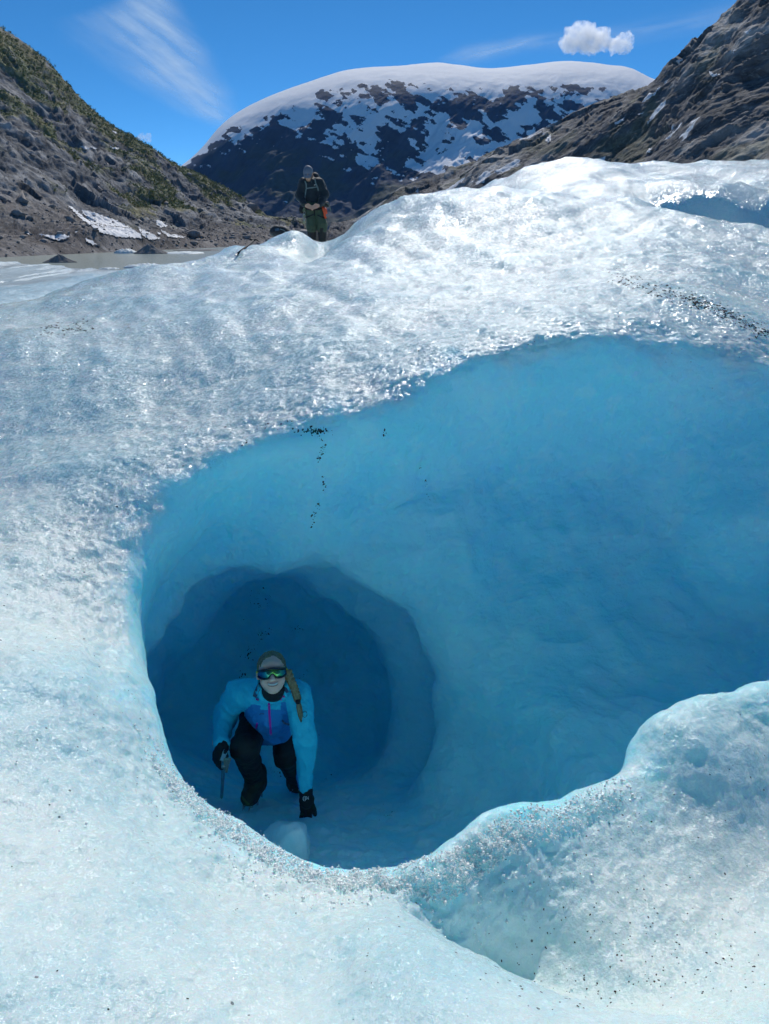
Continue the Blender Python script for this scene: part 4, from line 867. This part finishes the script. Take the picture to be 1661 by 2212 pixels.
# climbing harness with hanging gear
HN = strip('harness', tmb, [mc(*q) for q in [(590,1235),(700,1262),(850,1262),(985,1225)]], 4, .016, M_BLACK, MAN, dense=1.5)
for q in ([(600,1440),(680,1405),(760,1370)], [(1010,1450),(930,1420),(860,1385)], [(790,1280),(785,1400)]): strip('leg_loop', tmb, [mc(*x) for x in q], 2.6, .010, M_BLACK, HN, dense=1.5)
bag = SDF(m3(520,1255,MY) - .2, m3(520,1255,MY) + .2, .01); bag.cone(m3(525,1215,MY), m3(520,1280,MY), .055, .06, .02); sdf_obj('gear_pouch', bag, M_BLACK, HN)
M_LIME = simple('sling_webbing', (0.30, 0.36, 0.24), 0.6)
for k in range(5):
    c0 = m3(560 + 6 * (k % 2), 1275 + 62 * k, MY - .10); an_ = np.linspace(0, 2 * math.pi, 13)
    rx, rz_ = (.016, .034)
    tube('carabiner', [c0 + np.array([rx * math.cos(a) + .006 * math.sin(3 * a), .012 * math.sin(a) * (1 if k % 2 else -1), rz_ * math.sin(a)]) for a in an_], .006, M_STEEL if k % 2 else M_LIME, HN, 6)
orp = [m3(*q) for q in [(975,1205,MY-.12),(1000,1260,MY-.13),(1012,1330,MY-.12),(1015,1400,MY-.11),(1040,1455,MY-.10)]]
tube('orange_sling', orp, [.022, .034, .028, .020, .022], M_ORANGE, HN, 8); tube('orange_sling', [q + np.array([.03, .03, -.02]) for q in orp[:3]], [.018, .026, .014], M_ORANGE, HN, 8)
adopt(MAN)
# rucksack on the back
PK = empty('backpack', tuple(K['pel'] + [0, .25, 0])); tag(PK, 'dark rucksack on the back of the standing person', 'backpack')
p_ = SDF(lo - .1, hi + .2, .012); p_.cone(K['neck'] + [.02, .24, -.02], pl + [.02, .26, .05], .155, .165, .03, flat=((0, 1, 0), .8)); p_.cone(m3(790,560,MY+.2), m3(830,610,MY+.2), .085, .08, .05)
sdf_obj('pack_bag', p_, M_PACK, PK, noise=[(.010, 9)])
strip('chest_strap', jmb, [mc(*q) for q in [(608,800),(720,785),(862,765)]], 2.4, .014, M_STRAP, PK, dense=1.5)
strip('shoulder_strap', jmb, [mc(*q) for q in [(580,640),(608,720),(608,800),(592,900),(580,1000)]], 2.6, .012, M_STRAP, PK, dense=2)
strip('shoulder_strap', jmb, [mc(*q) for q in [(800,600),(815,690),(858,770),(880,850)]], 2.6, .012, M_STRAP, PK, dense=2)
hb = SDF(m3(1010,1150,MY) - .3, m3(1010,1150,MY) + .3, .01); hb.cone(m3(975,1140,MY+.08), m3(1060,1150,MY+.12), .06, .055, .02); sdf_obj('hip_belt_pocket', hb, M_PACK, PK)
tube('hanging_strap', [m3(*q) for q in [(1020,1105,MY+.05),(1085,1140,MY+.05),(1120,1200,MY+.05),(1140,1270,MY+.06),(1143,1305,MY+.06)]], [.012, .012, .010, .009, .006], M_STRAP, PK, 6)
adopt(PK)
# ---- dark bag lying behind the crest
BG = empty('duffel_bag', tuple(at(608, 503, 13.6))); 
bc = at(608, 503, 13.6); s_ = SDF(bc - .5, bc + .5, .014); s_.ell(bc + [-.02, 0, .02], (.18, .13, .10), None, .03); s_.ell(bc + [.08, 0, -.02], (.14, .12, .075), None, .04)
tag(BG, 'dark bag lying on the ice beside the standing person', 'bag'); bo = sdf_obj('bag_body', s_, M_PACK, BG, noise=[(.02, 7)]); bb = bvh_of(bo)
strip('bag_strap', bb, [(605, 495), (612, 497), (620, 504)], 1.6, .01, M_STRAP, BG, dense=1.5); strip('bag_panel', bb, [(594, 497), (603, 495)], 5, .006, simple('blue_panel', (.10, .15, .20), .6), BG, dense=2); adopt(BG)
# ---- ice axe lying on the slope
e0, n0 = hit_down(ICE_BVH, 512, 556); e1, n1 = hit_down(ICE_BVH, 549, 526); e0, n0, e1, n1 = map(np.array, (e0, n0, e1, n1))
LA = empty('ice_axe', tuple(e0)); tag(LA, 'black ice axe lying on the ice slope below the standing person', 'ice axe')
ln = np.linalg.norm(e1 - e0); ax_ = (e1 - e0) / ln; e0 = e0 + n0 * .03; e1 = e1 + n1 * .06
tube('shaft', [e0, e0 * .5 + e1 * .5, e1], [.015, .014, .014], M_BLACK, LA, 8); tube('spike', [e0 + ax_ * .02, e0 - ax_ * .06], [.018, .003], M_STEEL, LA, 8)
pv_ = np.array([.9, -.1, .1]); tube('pick', [e1 - pv_ * .02, e1 + pv_ * .04 + [0, 0, .01], e1 + pv_ * .085 - [0, 0, .02]], [.013, .010, .003], M_BLACK, LA, 8); tube('adze', [e1, e1 - pv_ * .03 + [0, 0, .015], e1 - pv_ * .05 + [0, 0, .02]], [.012, .011, .013], M_BLACK, LA, 8); adopt(LA)
# ---- block of ice in the cave mouth
bi = np.array(hit(ICE_BVH, 628, 1836)[0]) + [-.02, -.04, -.02]; s_ = SDF(bi - .5, bi + .5, .013)
s_.ell(bi + [0, 0, .05], (.19, .16, .15), None, 0); s_.cone(bi + [.02, .0, .12], bi + [.06, .02, .15], .085, .06, .02); s_.cone(bi + [-.1, 0, 0], bi + [.1, 0, 0], .11, .09, .05)
for nrm, q in (((.95, .1, .2), (.14, 0, 0)), ((.2, -.9, .35), (0, -.10, 0)), ((-.25, -.1, .95), (0, 0, .19)), ((-.7, -.3, .65), (-.10, 0, .07))):
    nv_ = np.array(nrm) / np.linalg.norm(nrm); s_.plane_cut(bi + q, nv_)
V, Q = s_.mesh(); V = relax(V, Q, 2); V = V + vnormals(V, Q) * (.012 * fbm(V, 9, 3) + .005 * fbm(V, 30, 2))[:, None]
tag(mesh_obj('ice_block', V, Q, M_ICE, attrs={'crust': np.full(len(V), .75), 'grain': np.full(len(V), .4), 'tint': lerp((.50, .80, .90), (.72, .88, .92), sstep(-.4, .4, fbm(V, 7, 2)))}), 'broken block of pale ice lying on the cave floor', 'ice block')
# ================================================================== SNOW PATCHES, ICEBERGS, CLOUDS, LOOSE MATTER
t = NT('snow'); p = t.pos(); M_SNOW = t.bsdf(Base_Color=t.mix(t.noise(p, 0.25, 5, 0.6), (0.70, 0.71, 0.73), (0.86, 0.87, 0.89)), Roughness=0.7, Normal=t.bump(t.noise(p, 0.6, 4), 0.4, 0.3))
def inside_poly(x, y, poly):
    c = np.zeros(len(x), bool); n = len(poly)
    for i in range(n):
        (x1_, y1_), (x2_, y2_) = poly[i], poly[i - 1]
        c ^= ((y1_ > y) != (y2_ > y)) & (x < (x2_ - x1_) * (y - y1_) / (y2_ - y1_ + 1e-9) + x1_)
    return c
def snow_patch(bvh, poly, parent, step=0.8, lift=0.5):
    poly = np.array(poly, float); lo_, hi_ = poly.min(0) - 1, poly.max(0) + 1
    nx_, ny_ = (np.ceil((hi_ - lo_) / step)).astype(int) + 1
    X, Y = np.meshgrid(lo_[0] + step * np.arange(nx_), lo_[1] + step * np.arange(ny_))
    w_ = np.column_stack([X.ravel(), Y.ravel(), 0 * X.ravel()]); jx = fbm(w_, .22, 3) * 3.0; jy = fbm(w_ + 40, .22, 3) * 2.0
    ins = inside_poly(X.ravel() + jx, Y.ravel() + jy, poly).reshape(ny_, nx_)
    pts = {}; V_ = []; Fc = []
    def vert(i, k):
        if (i, k) not in pts:
            h, n = hit(bvh, X[i, k], Y[i, k])
            pts[(i, k)] = None if h is None else (len(V_), np.array(h))
            if h is not None: V_.append(np.array(h) + np.array(n) * lift)
        return pts[(i, k)]
    for i in range(ny_ - 1):
        for k in range(nx_ - 1):
            if ins[i, k]:
                q = [vert(i, k), vert(i + 1, k), vert(i + 1, k + 1), vert(i, k + 1)]
                if all(q) and max(np.linalg.norm(q[a][1] - q[b_][1]) for a, b_ in ((0, 2), (1, 3))) < 14: Fc.append(tuple(a[0] for a in q))
    if len(Fc) < 2: return
    return mesh_obj('snow_patch', V_, Fc, M_SNOW, parent)
lmb = bvh_of(LMO); k_ = 0.3621
for poly in ([(400,1228),(432,1240),(500,1300),(570,1350),(640,1385),(600,1392),(540,1350),(470,1300)], [(485,1252),(535,1262),(640,1298),(700,1320),(765,1355),(835,1400),(845,1425),(700,1415),(600,1390),(560,1345),(490,1272)],
             [(818,1350),(880,1388),(955,1425),(880,1432),(845,1405)], [(932,1315),(965,1325),(998,1352),(960,1360),(932,1345)], [(955,1372),(1000,1395),(1110,1415),(1090,1421),(1000,1415),(965,1390)],
             [(225,1398),(330,1410),(350,1390),(410,1416),(345,1440),(300,1422)], [(503,1424),(545,1440),(582,1464),(550,1464),(512,1440)], [(140,1388),(182,1394),(168,1404)], [(475,872),(520,880),(532,892),(500,890)],
             [(535,873),(582,884),(560,891)], [(652,878),(712,884),(700,893),(662,889)], [(662,776),(702,796),(692,801)], [(930,1390),(960,1395),(950,1405)], [(440,1378),(460,1390),(450,1396)]):
    snow_patch(lmb, [(x * k_, y * k_) for x, y in poly], LMO)
rmb = bvh_of(RMO)
for poly in ([(1366,348),(1376,350),(1388,366),(1428,360),(1422,370),(1382,378)], [(905,602),(925,595),(957,573),(942,597),(915,611)], [(1015,562),(1052,549),(1042,562)], [(1058,747),(1085,723),(1078,748)], [(566,684),(590,658),(590,690),(572,702)], [(1205,300),(1240,288),(1215,318)], [(1040,425),(1065,405),(1060,425)], [(1480,250),(1500,240),(1490,262)], [(1540,160),(1580,140),(1560,170)]):
    snow_patch(rmb, [(929.5 + x * .4404, y * .4404) for x, y in poly], RMO)
# ---- ice floating on the lake
M_BERG = NT('berg_ice'); _p = M_BERG.pos(); M_BERG = M_BERG.bsdf(Base_Color=M_BERG.mix(M_BERG.noise(_p, 0.5, 5, 0.6), (0.50, 0.60, 0.62), (0.78, 0.84, 0.85)), Roughness=0.6, Normal=M_BERG.bump(M_BERG.noise(_p, 1.2, 4), 0.5, 0.3))
M_DIRTB = NT('dirty_berg'); _p = M_DIRTB.pos(); M_DIRTB = M_DIRTB.bsdf(Base_Color=M_DIRTB.mix(M_DIRTB.noise(_p, 0.7, 5, 0.6), (0.14, 0.13, 0.12), (0.27, 0.26, 0.25)), Roughness=0.9, Normal=M_DIRTB.bump(M_DIRTB.noise(_p, 2, 4), 0.6, 0.3))
def berg(px, py, wpx, hpx, mat, label, cone=False, depth=0.55, group=None, name='iceberg'):
    c = atz(px, py, LAKE_Z); s = np.linalg.norm(c - CAM) / F; wx, hz_ = wpx * s / 2, hpx * s
    n, m = 48, 14; I_, A_ = np.meshgrid(np.arange(m + 1), np.arange(n) * 2 * math.pi / n, indexing='ij'); I_ = I_.ravel(); A_ = A_.ravel(); r_ = I_ / m
    rr = r_ * (1 + .35 * fbm(np.column_stack([np.cos(A_) * 1.3 + px, np.sin(A_) * 1.3, 0 * A_ + py * .1]), 1.0, 3)); x_ = np.cos(A_) * rr * wx; y_ = np.sin(A_) * rr * wx * depth
    prof = (1 - r_) ** 1.15 if cone else (1 - r_ ** 5) * (.75 + .5 * fbm(np.column_stack([x_ / wx * 2 + px, y_ / wx * 3, 0 * x_ + 2]), 1, 3))
    V_ = c + np.column_stack([x_, y_, hz_ * prof * (1 + .25 * fbm(np.column_stack([x_, y_, 0 * x_ + 1]), .5, 2)) - (I_ == m)])
    Fc = [tuple(q) for q in gridq(m + 1, n, True)]
    return tag(mesh_obj(name, V_, Fc, mat), label, 'iceberg' if name == 'iceberg' else 'ice floe', group)
berg(322, 548, 68, 19, M_DIRTB, 'cone-shaped iceberg covered in grey grit on the lake', True)
berg(272, 547, 46, 8, M_BERG, 'white iceberg slab left of the grit-covered cone', False, .8)
berg(390, 547, 92, 3.0, M_BERG, 'long flat white floe right of the grit-covered iceberg', False, .9, name='ice_floe')
berg(425, 541, 90, 2.2, M_DIRTB, 'thin grey floe lying behind the long white floe', False, .8, name='ice_floe')
berg(485, 531, 84, 2.0, M_BERG, 'thin white floe at the far shore of the lake', False, .9, name='ice_floe')
berg(236, 581, 36, 3.0, M_BERG, 'small white floe nearest the flat glacier tongue', False, .9, name='ice_floe')
berg(310, 578, 74, 8, M_BERG, 'low grey-white iceberg at the near shore beside the ice slope', False, .9)
berg(128, 567, 62, 15, M_DIRTB, 'low grey cone of ice at the edge of the flat glacier tongue', True)
# ---- scrub and boulders on the left slope
def scatter(name, P, sizes, mat, tufts, flat=.7, leaf=True):
    n = len(P); V_ = []; Fq = []
    if leaf:
        m = tufts; c = rng.normal(size=(n, m, 3)) * [.34, .34, .30] + [0, 0, .45]; c = P[:, None] + c * sizes[:, None, None]
        tri = rng.normal(size=(n, m, 3, 3)) * .26 * sizes[:, None, None, None]; V_ = (c[:, :, None] + tri).reshape(-1, 3); Fq = np.arange(len(V_)).reshape(-1, 3)
    else:
        o8 = np.array([(1,0,0),(-1,0,0),(0,1,0),(0,-1,0),(0,0,1),(0,0,-1),(.6,.6,.5),(-.6,.6,.5),(-.6,-.6,.5),(.6,-.6,.5)]); f = np.array([(6,4,9),(6,7,4),(7,8,4),(8,9,4),(0,6,9),(2,7,6),(1,8,7),(3,9,8),(0,2,6),(2,1,7),(1,3,8),(3,0,9),(5,2,0),(5,1,2),(5,3,1),(5,0,3)])
        jit = 1 + .35 * rng.normal(size=(n, 10, 1)); a = rng.uniform(0, 6.28, n); ca, sa = np.cos(a)[:, None], np.sin(a)[:, None]
        q = o8[None] * jit * [1, .8, flat]; x_ = q[..., 0] * ca - q[..., 1] * sa; y_ = q[..., 0] * sa + q[..., 1] * ca
        V_ = (P[:, None] + np.stack([x_, y_, q[..., 2]], -1) * sizes[:, None, None]).reshape(-1, 3); Fq = (f[None] + 10 * np.arange(n)[:, None, None]).reshape(-1, 3)
    return mesh_obj(name, V_, Fq, mat, smooth=False)
wgt = LM_grass ** 2 * (LM_V[:, 2] > LAKE_Z + 25); ci = rng.choice(len(LM_V), 9000, p=wgt / wgt.sum())
t = NT('scrub'); p = t.pos(); M_SCRUB = t.bsdf(Base_Color=t.ramp(t.noise(p, .15, 4), [(.3, (.14, .18, .055)), (.7, (.28, .29, .10))]), Roughness=.8)
tag(scatter('birch_scrub', LM_V[ci] + rng.normal(size=(9000, 3)) * [.8, .8, 0], rng.uniform(.7, 1.9, 9000), M_SCRUB, 14), kind='stuff')
lowm = (LM_V[:, 2] < LAKE_Z + 60) & (LM_V[:, 2] > LAKE_Z); ci = rng.choice(np.flatnonzero(lowm), 5000)
M_BOUL = simple('boulders', (.26, .24, .225), .9, nscale=.6, var=.5, bump=.4, bdist=.1)
tag(scatter('scree_boulders', LM_V[ci] + rng.normal(size=(5000, 3)) * [1, 1, .0], rng.pareto(2.5, 5000) * .5 + .35, M_BOUL, 0, leaf=False), kind='stuff')
# ---- grit on the ice: melted-out dirt lines in the cave roof and specks on the crust, one run painting a hollow's shade
def g6(x, y): return 218.7 + x * .5267, 820 + y * .5267
lines = [([(640,205),(700,182),(760,175),(800,172)], 60, 5), ([(860,195),(895,225),(915,262),(905,300),(888,335)], 150, 5), ([(880,205),(950,212)], 60, 5), ([(600,250),(575,270)], 25, 4), ([(908,395),(916,430),(915,460)], 40, 3), ([(898,500),(878,540),(862,600)], 50, 3),
         ([(1160,205),(1165,245)], 20, 4), ([(1300,340),(1330,420),(1352,505)], 40, 4), ([(655,850),(640,900),(648,930)], 50, 7), ([(690,880),(685,940)], 40, 6), ([(600,880),(640,940),(690,975)], 60, 8), ([(640,1045),(680,1040),(700,1030)], 90, 6), ([(770,1018),(830,1025)], 70, 8),
         ([(600,1110),(630,1098),(650,1080)], 60, 6), ([(540,1145),(600,1130),(640,1130)], 50, 7), ([(570,1230),(585,1210)], 60, 9), ([(530,1275),(550,1262)], 30, 7), ([(810,1240),(850,1195)], 50, 9), ([(870,1400),(880,1475)], 40, 10), ([(700,1610),(760,1620)], 60, 9), ([(890,1650),(955,1610)], 40, 7), ([(500,1000),(600,980)], 20, 20), ([(1130,1780),(1230,1800)], 40, 12)]
gp = []; gn = []; gs = []
for pts, cnt, spread in lines:
    pts = np.array(pts, float); s = np.concatenate([[0], np.cumsum(np.linalg.norm(np.diff(pts, axis=0), axis=1))])
    for _ in range(int(cnt * .6)):
        u = rng.uniform(0, s[-1]); q = np.array([np.interp(u, s, pts[:, 0]), np.interp(u, s, pts[:, 1])]) + rng.normal(size=2) * spread * 1.2
        h, n = hit(ICE_BVH, *g6(*q))
        if h is not None: gp.append(np.array(h)); gn.append(np.array(n)); gs.append(rng.pareto(2.2) * .0026 + .0008)
for pts, cnt, spread in (([(1480,640),(1560,672),(1661,722)], 330, 8), ([(1330,600),(1480,640)], 160, 10), ([(90,712),(200,705)], 130, 8), ([(1050,2090),(1200,2140),(1420,2130),(1661,2080)], 110, 30), ([(1200,1980),(1500,2050)], 60, 45), ([(640,930),(700,935)], 40, 4)):  # the far-left run of dark specks stands in for shade in a hollow
    pts = np.array(pts, float); s = np.concatenate([[0], np.cumsum(np.linalg.norm(np.diff(pts, axis=0), axis=1))])
    for _ in range(cnt):
        u = rng.uniform(0, s[-1]); q = np.array([np.interp(u, s, pts[:, 0]), np.interp(u, s, pts[:, 1])]) + rng.normal(size=2) * spread
        h, n = hit(ICE_BVH, *q)
        if h is not None: gp.append(np.array(h)); gn.append(np.array(n)); gs.append((rng.pareto(3.0) * .003 + .0018) * max(1, h.y / 2.2))
vin_ = vin; ok = np.flatnonzero((vin_ < 0) & (np.abs(V0_XY[:, 0]) < 6) & (V0_XY[:, 1] < 9) & (V0_XY[:, 1] > .8)); ci = rng.choice(ok, 1500); NI = vnormals(ICE_V, ICE_Q)
for i in ci: gp.append(ICE_V[i]); gn.append(NI[i]); gs.append(rng.pareto(3.0) * .0022 + .0012)
gp, gn, gs = map(np.array, (gp, gn, gs)); gs = np.minimum(gs * .8, .0028 * np.maximum(1, gp[:, 1] / 2.0)); n = len(gp); u1 = np.cross(gn, [.3, .5, .8]); u1 /= np.linalg.norm(u1, axis=1)[:, None]; u2 = np.cross(gn, u1)
an = np.linspace(0, 2 * math.pi, 7)[:-1]; rr = gs[:, None] * rng.uniform(.5, 1.3, (n, 6)) * (1 + .6 * np.cos(an[None] + rng.uniform(0, 6, (n, 1))) ** 2)
ringv = gp[:, None] + gn[:, None] * .0006 + rr[..., None] * (np.cos(an)[None, :, None] * u1[:, None] + np.sin(an)[None, :, None] * u2[:, None]); top = gp + gn * (gs * .55)[:, None]
V_ = np.concatenate([ringv, top[:, None]], 1).reshape(-1, 3); Fq = np.array([(i, (i + 1) % 6, 6) for i in range(6)]); Fq = (Fq[None] + 7 * np.arange(n)[:, None, None]).reshape(-1, 3)
tag(mesh_obj('grit', V_, Fq, simple('grit', (.035, .03, .03), .9), smooth=False), kind='stuff')
# ---- loose ice crystals on the lip and in the foreground
lw = np.clip(lowv, 0, 1); dcam = np.linalg.norm(ICE_V - CAM, axis=1)
wgt = np.where((vin_ < .06) & (vin_ > -.22) & (lw > .15), lw * (.15 + 3 * (vin_ > -.07)), 0) + np.where((vin_ < -.02) & (dcam < 3.2), .002, 0)
ci = rng.choice(len(ICE_V), 13000, p=wgt / wgt.sum()); sz = np.minimum(rng.pareto(3.0, 13000) * .003 + .0018, .0085)
P_ = ICE_V[ci] + rng.normal(size=(13000, 3)) * .005 + NI[ci] * (sz * .05)[:, None]
o6 = np.array([(1,0,0),(0,1,0),(-1,0,0),(0,-1,0),(0,0,1),(0,0,-1)], float); f8 = np.array([(0,1,4),(1,2,4),(2,3,4),(3,0,4),(1,0,5),(2,1,5),(3,2,5),(0,3,5)])
qs = rng.normal(size=(13000, 3, 3)); qs[:, 0] /= np.linalg.norm(qs[:, 0], axis=1)[:, None]; qs[:, 1] -= qs[:, 0] * (qs[:, 0] * qs[:, 1]).sum(1)[:, None]; qs[:, 1] /= np.linalg.norm(qs[:, 1], axis=1)[:, None]; qs[:, 2] = np.cross(qs[:, 0], qs[:, 1])
loc = o6[None] * rng.uniform(.6, 1.3, (13000, 6, 1)) * sz[:, None, None]; V_ = (P_[:, None] + loc @ qs).reshape(-1, 3); Fq = (f8[None] + 6 * np.arange(13000)[:, None, None]).reshape(-1, 3)
t = NT('ice_crystals'); M_CRY = t.bsdf(Base_Color=(.93, .97, .96, 1), Roughness=.3, IOR=1.31, Subsurface_Weight=0.0, Transmission_Weight=0.0, Coat_Weight=.6, Coat_Roughness=.1)
tag(mesh_obj('loose_ice_crystals', V_, Fq, M_CRY, smooth=False), kind='stuff')
# ---- fair-weather cumulus
t = NT('cloud'); p = t.pos(); dn = t.mapr(t.noise(p, .018, 5, .65), .38, .60, 0, .018); pv = t.n('VolumePrincipled', Color=(1, 1, 1, 1), Density=dn, Anisotropy=.55); t.t.links.new(pv.outputs[0], t.out.inputs['Volume']); M_CLOUD = t.m
def cumulus(blobs, y, label, h):
    s = y * 1.16 / F * 25; C = [(at(px, py, y + dy_ * s / 25) / s, r / 25) for px, py, r, dy_ in blobs]; P = np.array([c for c, _ in C])
    g_ = SDF(P.min(0) - 1.6, P.max(0) + 1.6, h)
    g_.F[:] = 5.0
    for c, r in C: g_.ell(c, (r, r * .95, r * .92), None, r * .25)
    V, Q = g_.mesh(); V = relax(V, Q, 1); N = vnormals(V, Q); V = V + N * (.24 * fbm(V, 1.9, 4, .62))[:, None]
    return tag(mesh_obj('cloud', V * s, Q, M_CLOUD), label, 'cloud', 'small white clouds')
cumulus([(1232,92,17,0),(1250,78,22,6),(1272,86,22,-8),(1294,86,20,4),(1306,92,13,0),(1258,94,16,-6),(1282,95,14,6),(1242,66,10,0),(1222,95,9,0)], 7000, 'larger white puffy cloud above the snowy mountain', .07)
cumulus([(1332,100,13,0),(1346,93,15,3),(1354,100,10,0),(1340,104,11,-3)], 7000, 'smaller white puffy cloud right of the larger one', .06)
cumulus([(306,297,8,0),(314,298,8,2),(322,300,5,0)], 7000, 'tiny white cloud peeping over the left slope', .06)
# ---- cirrus veil: a thin layer 2600 m up
nx_, ny_ = 330, 130; X, Y = np.meshgrid(np.linspace(60, 1720, nx_), np.linspace(-40, 330, ny_)); P = np.array([atz(a, b_, 2600) for a, b_ in zip(X.ravel(), Y.ravel())])
x_, y_ = X.ravel(), Y.ravel(); edge = np.interp(y_, [-40, 0, 60, 110, 200, 250, 275, 300], [345, 385, 415, 455, 500, 512, 520, 520]); leftw = np.interp(y_, [-40, 0, 40, 90, 180, 240, 280], [110, 160, 300, 330, 250, 150, 70])
sx = x_ * .8 + y_ * .6; sy = -x_ * .6 + y_ * .8; st_ = fbm(np.column_stack([sx * .006, sy * .045, 0 * sx]), 1.0, 4, .6); so = fbm(np.column_stack([x_ * .012, y_ * .016, 0 * x_]), 1.0, 3)
m1_ = sstep(18, -70, x_ - edge + 14 * so) * sstep(-leftw, -leftw * .2, x_ - edge) * (1 - sstep(240, 292, y_)) * (.72 + .38 * st_ + .22 * so)
yc = np.interp(x_, [930, 1130, 1300, 1661], [138, 92, 82, 20]); wv_ = np.interp(x_, [930, 1000, 1130, 1400, 1661], [6, 16, 14, 20, 26])
st2 = fbm(np.column_stack([(x_ - y_ * .4) * .006, (y_ + x_ * .24) * .06, 0 * x_ + 3]), 1.0, 4, .6)
m2_ = np.exp(-((y_ - yc) / wv_) ** 2) * sstep(930, 1010, x_) * (.55 + .5 * st2) * np.interp(x_, [930, 1130, 1180, 1400, 1661], [1, .9, .45, .4, .45])
al = np.clip(m1_ * .62 + m2_ * .6, 0, .85)
t = NT('cirrus'); p = t.pos(); a = t.math('MULTIPLY', t.attr('veil'), t.mapr(t.noise(t.vmul(p, (1, .35, 1)), .0011, 5, .6), .25, .75, .75, 1.25), clamp=True)
sh_ = t.n('MixShader', i0=a, i1=t.n('BsdfTransparent'), i2=t.n('MixShader', i0=.95, i1=t.n('BsdfDiffuse', Color=(.78, .93, 1, 1)), i2=t.n('BsdfTranslucent', Color=(.78, .93, 1, 1)))); t.t.links.new(sh_.outputs[0], t.out.inputs['Surface'])
CI = tag(mesh_obj('cirrus', P, gridq(ny_, nx_), t.m, attrs={'veil': al}), kind='stuff')
# ================================================================== AIR
x0, x1, y0, y1, z0, z1 = -5700, 5700, -1600, 6100, LAKE_Z - 4, 1060
hv = np.array([(x, y, z) for z in (z0, z1) for y in (y0, y1) for x in (x0, x1)])
t = NT('haze'); pv = t.n('VolumePrincipled', Color=(0.2, 0.48, 1.0, 1), Density=0.3e-4, Anisotropy=0.0)
t.t.links.new(pv.outputs[0], t.out.inputs['Volume']); t.m.cycles.homogeneous_volume = True if hasattr(t.m.cycles, 'homogeneous_volume') else None
tag(mesh_obj('haze', hv, [(0, 2, 3, 1), (4, 5, 7, 6), (0, 1, 5, 4), (2, 6, 7, 3), (0, 4, 6, 2), (1, 3, 7, 5)], t.m, smooth=False), kind='stuff')
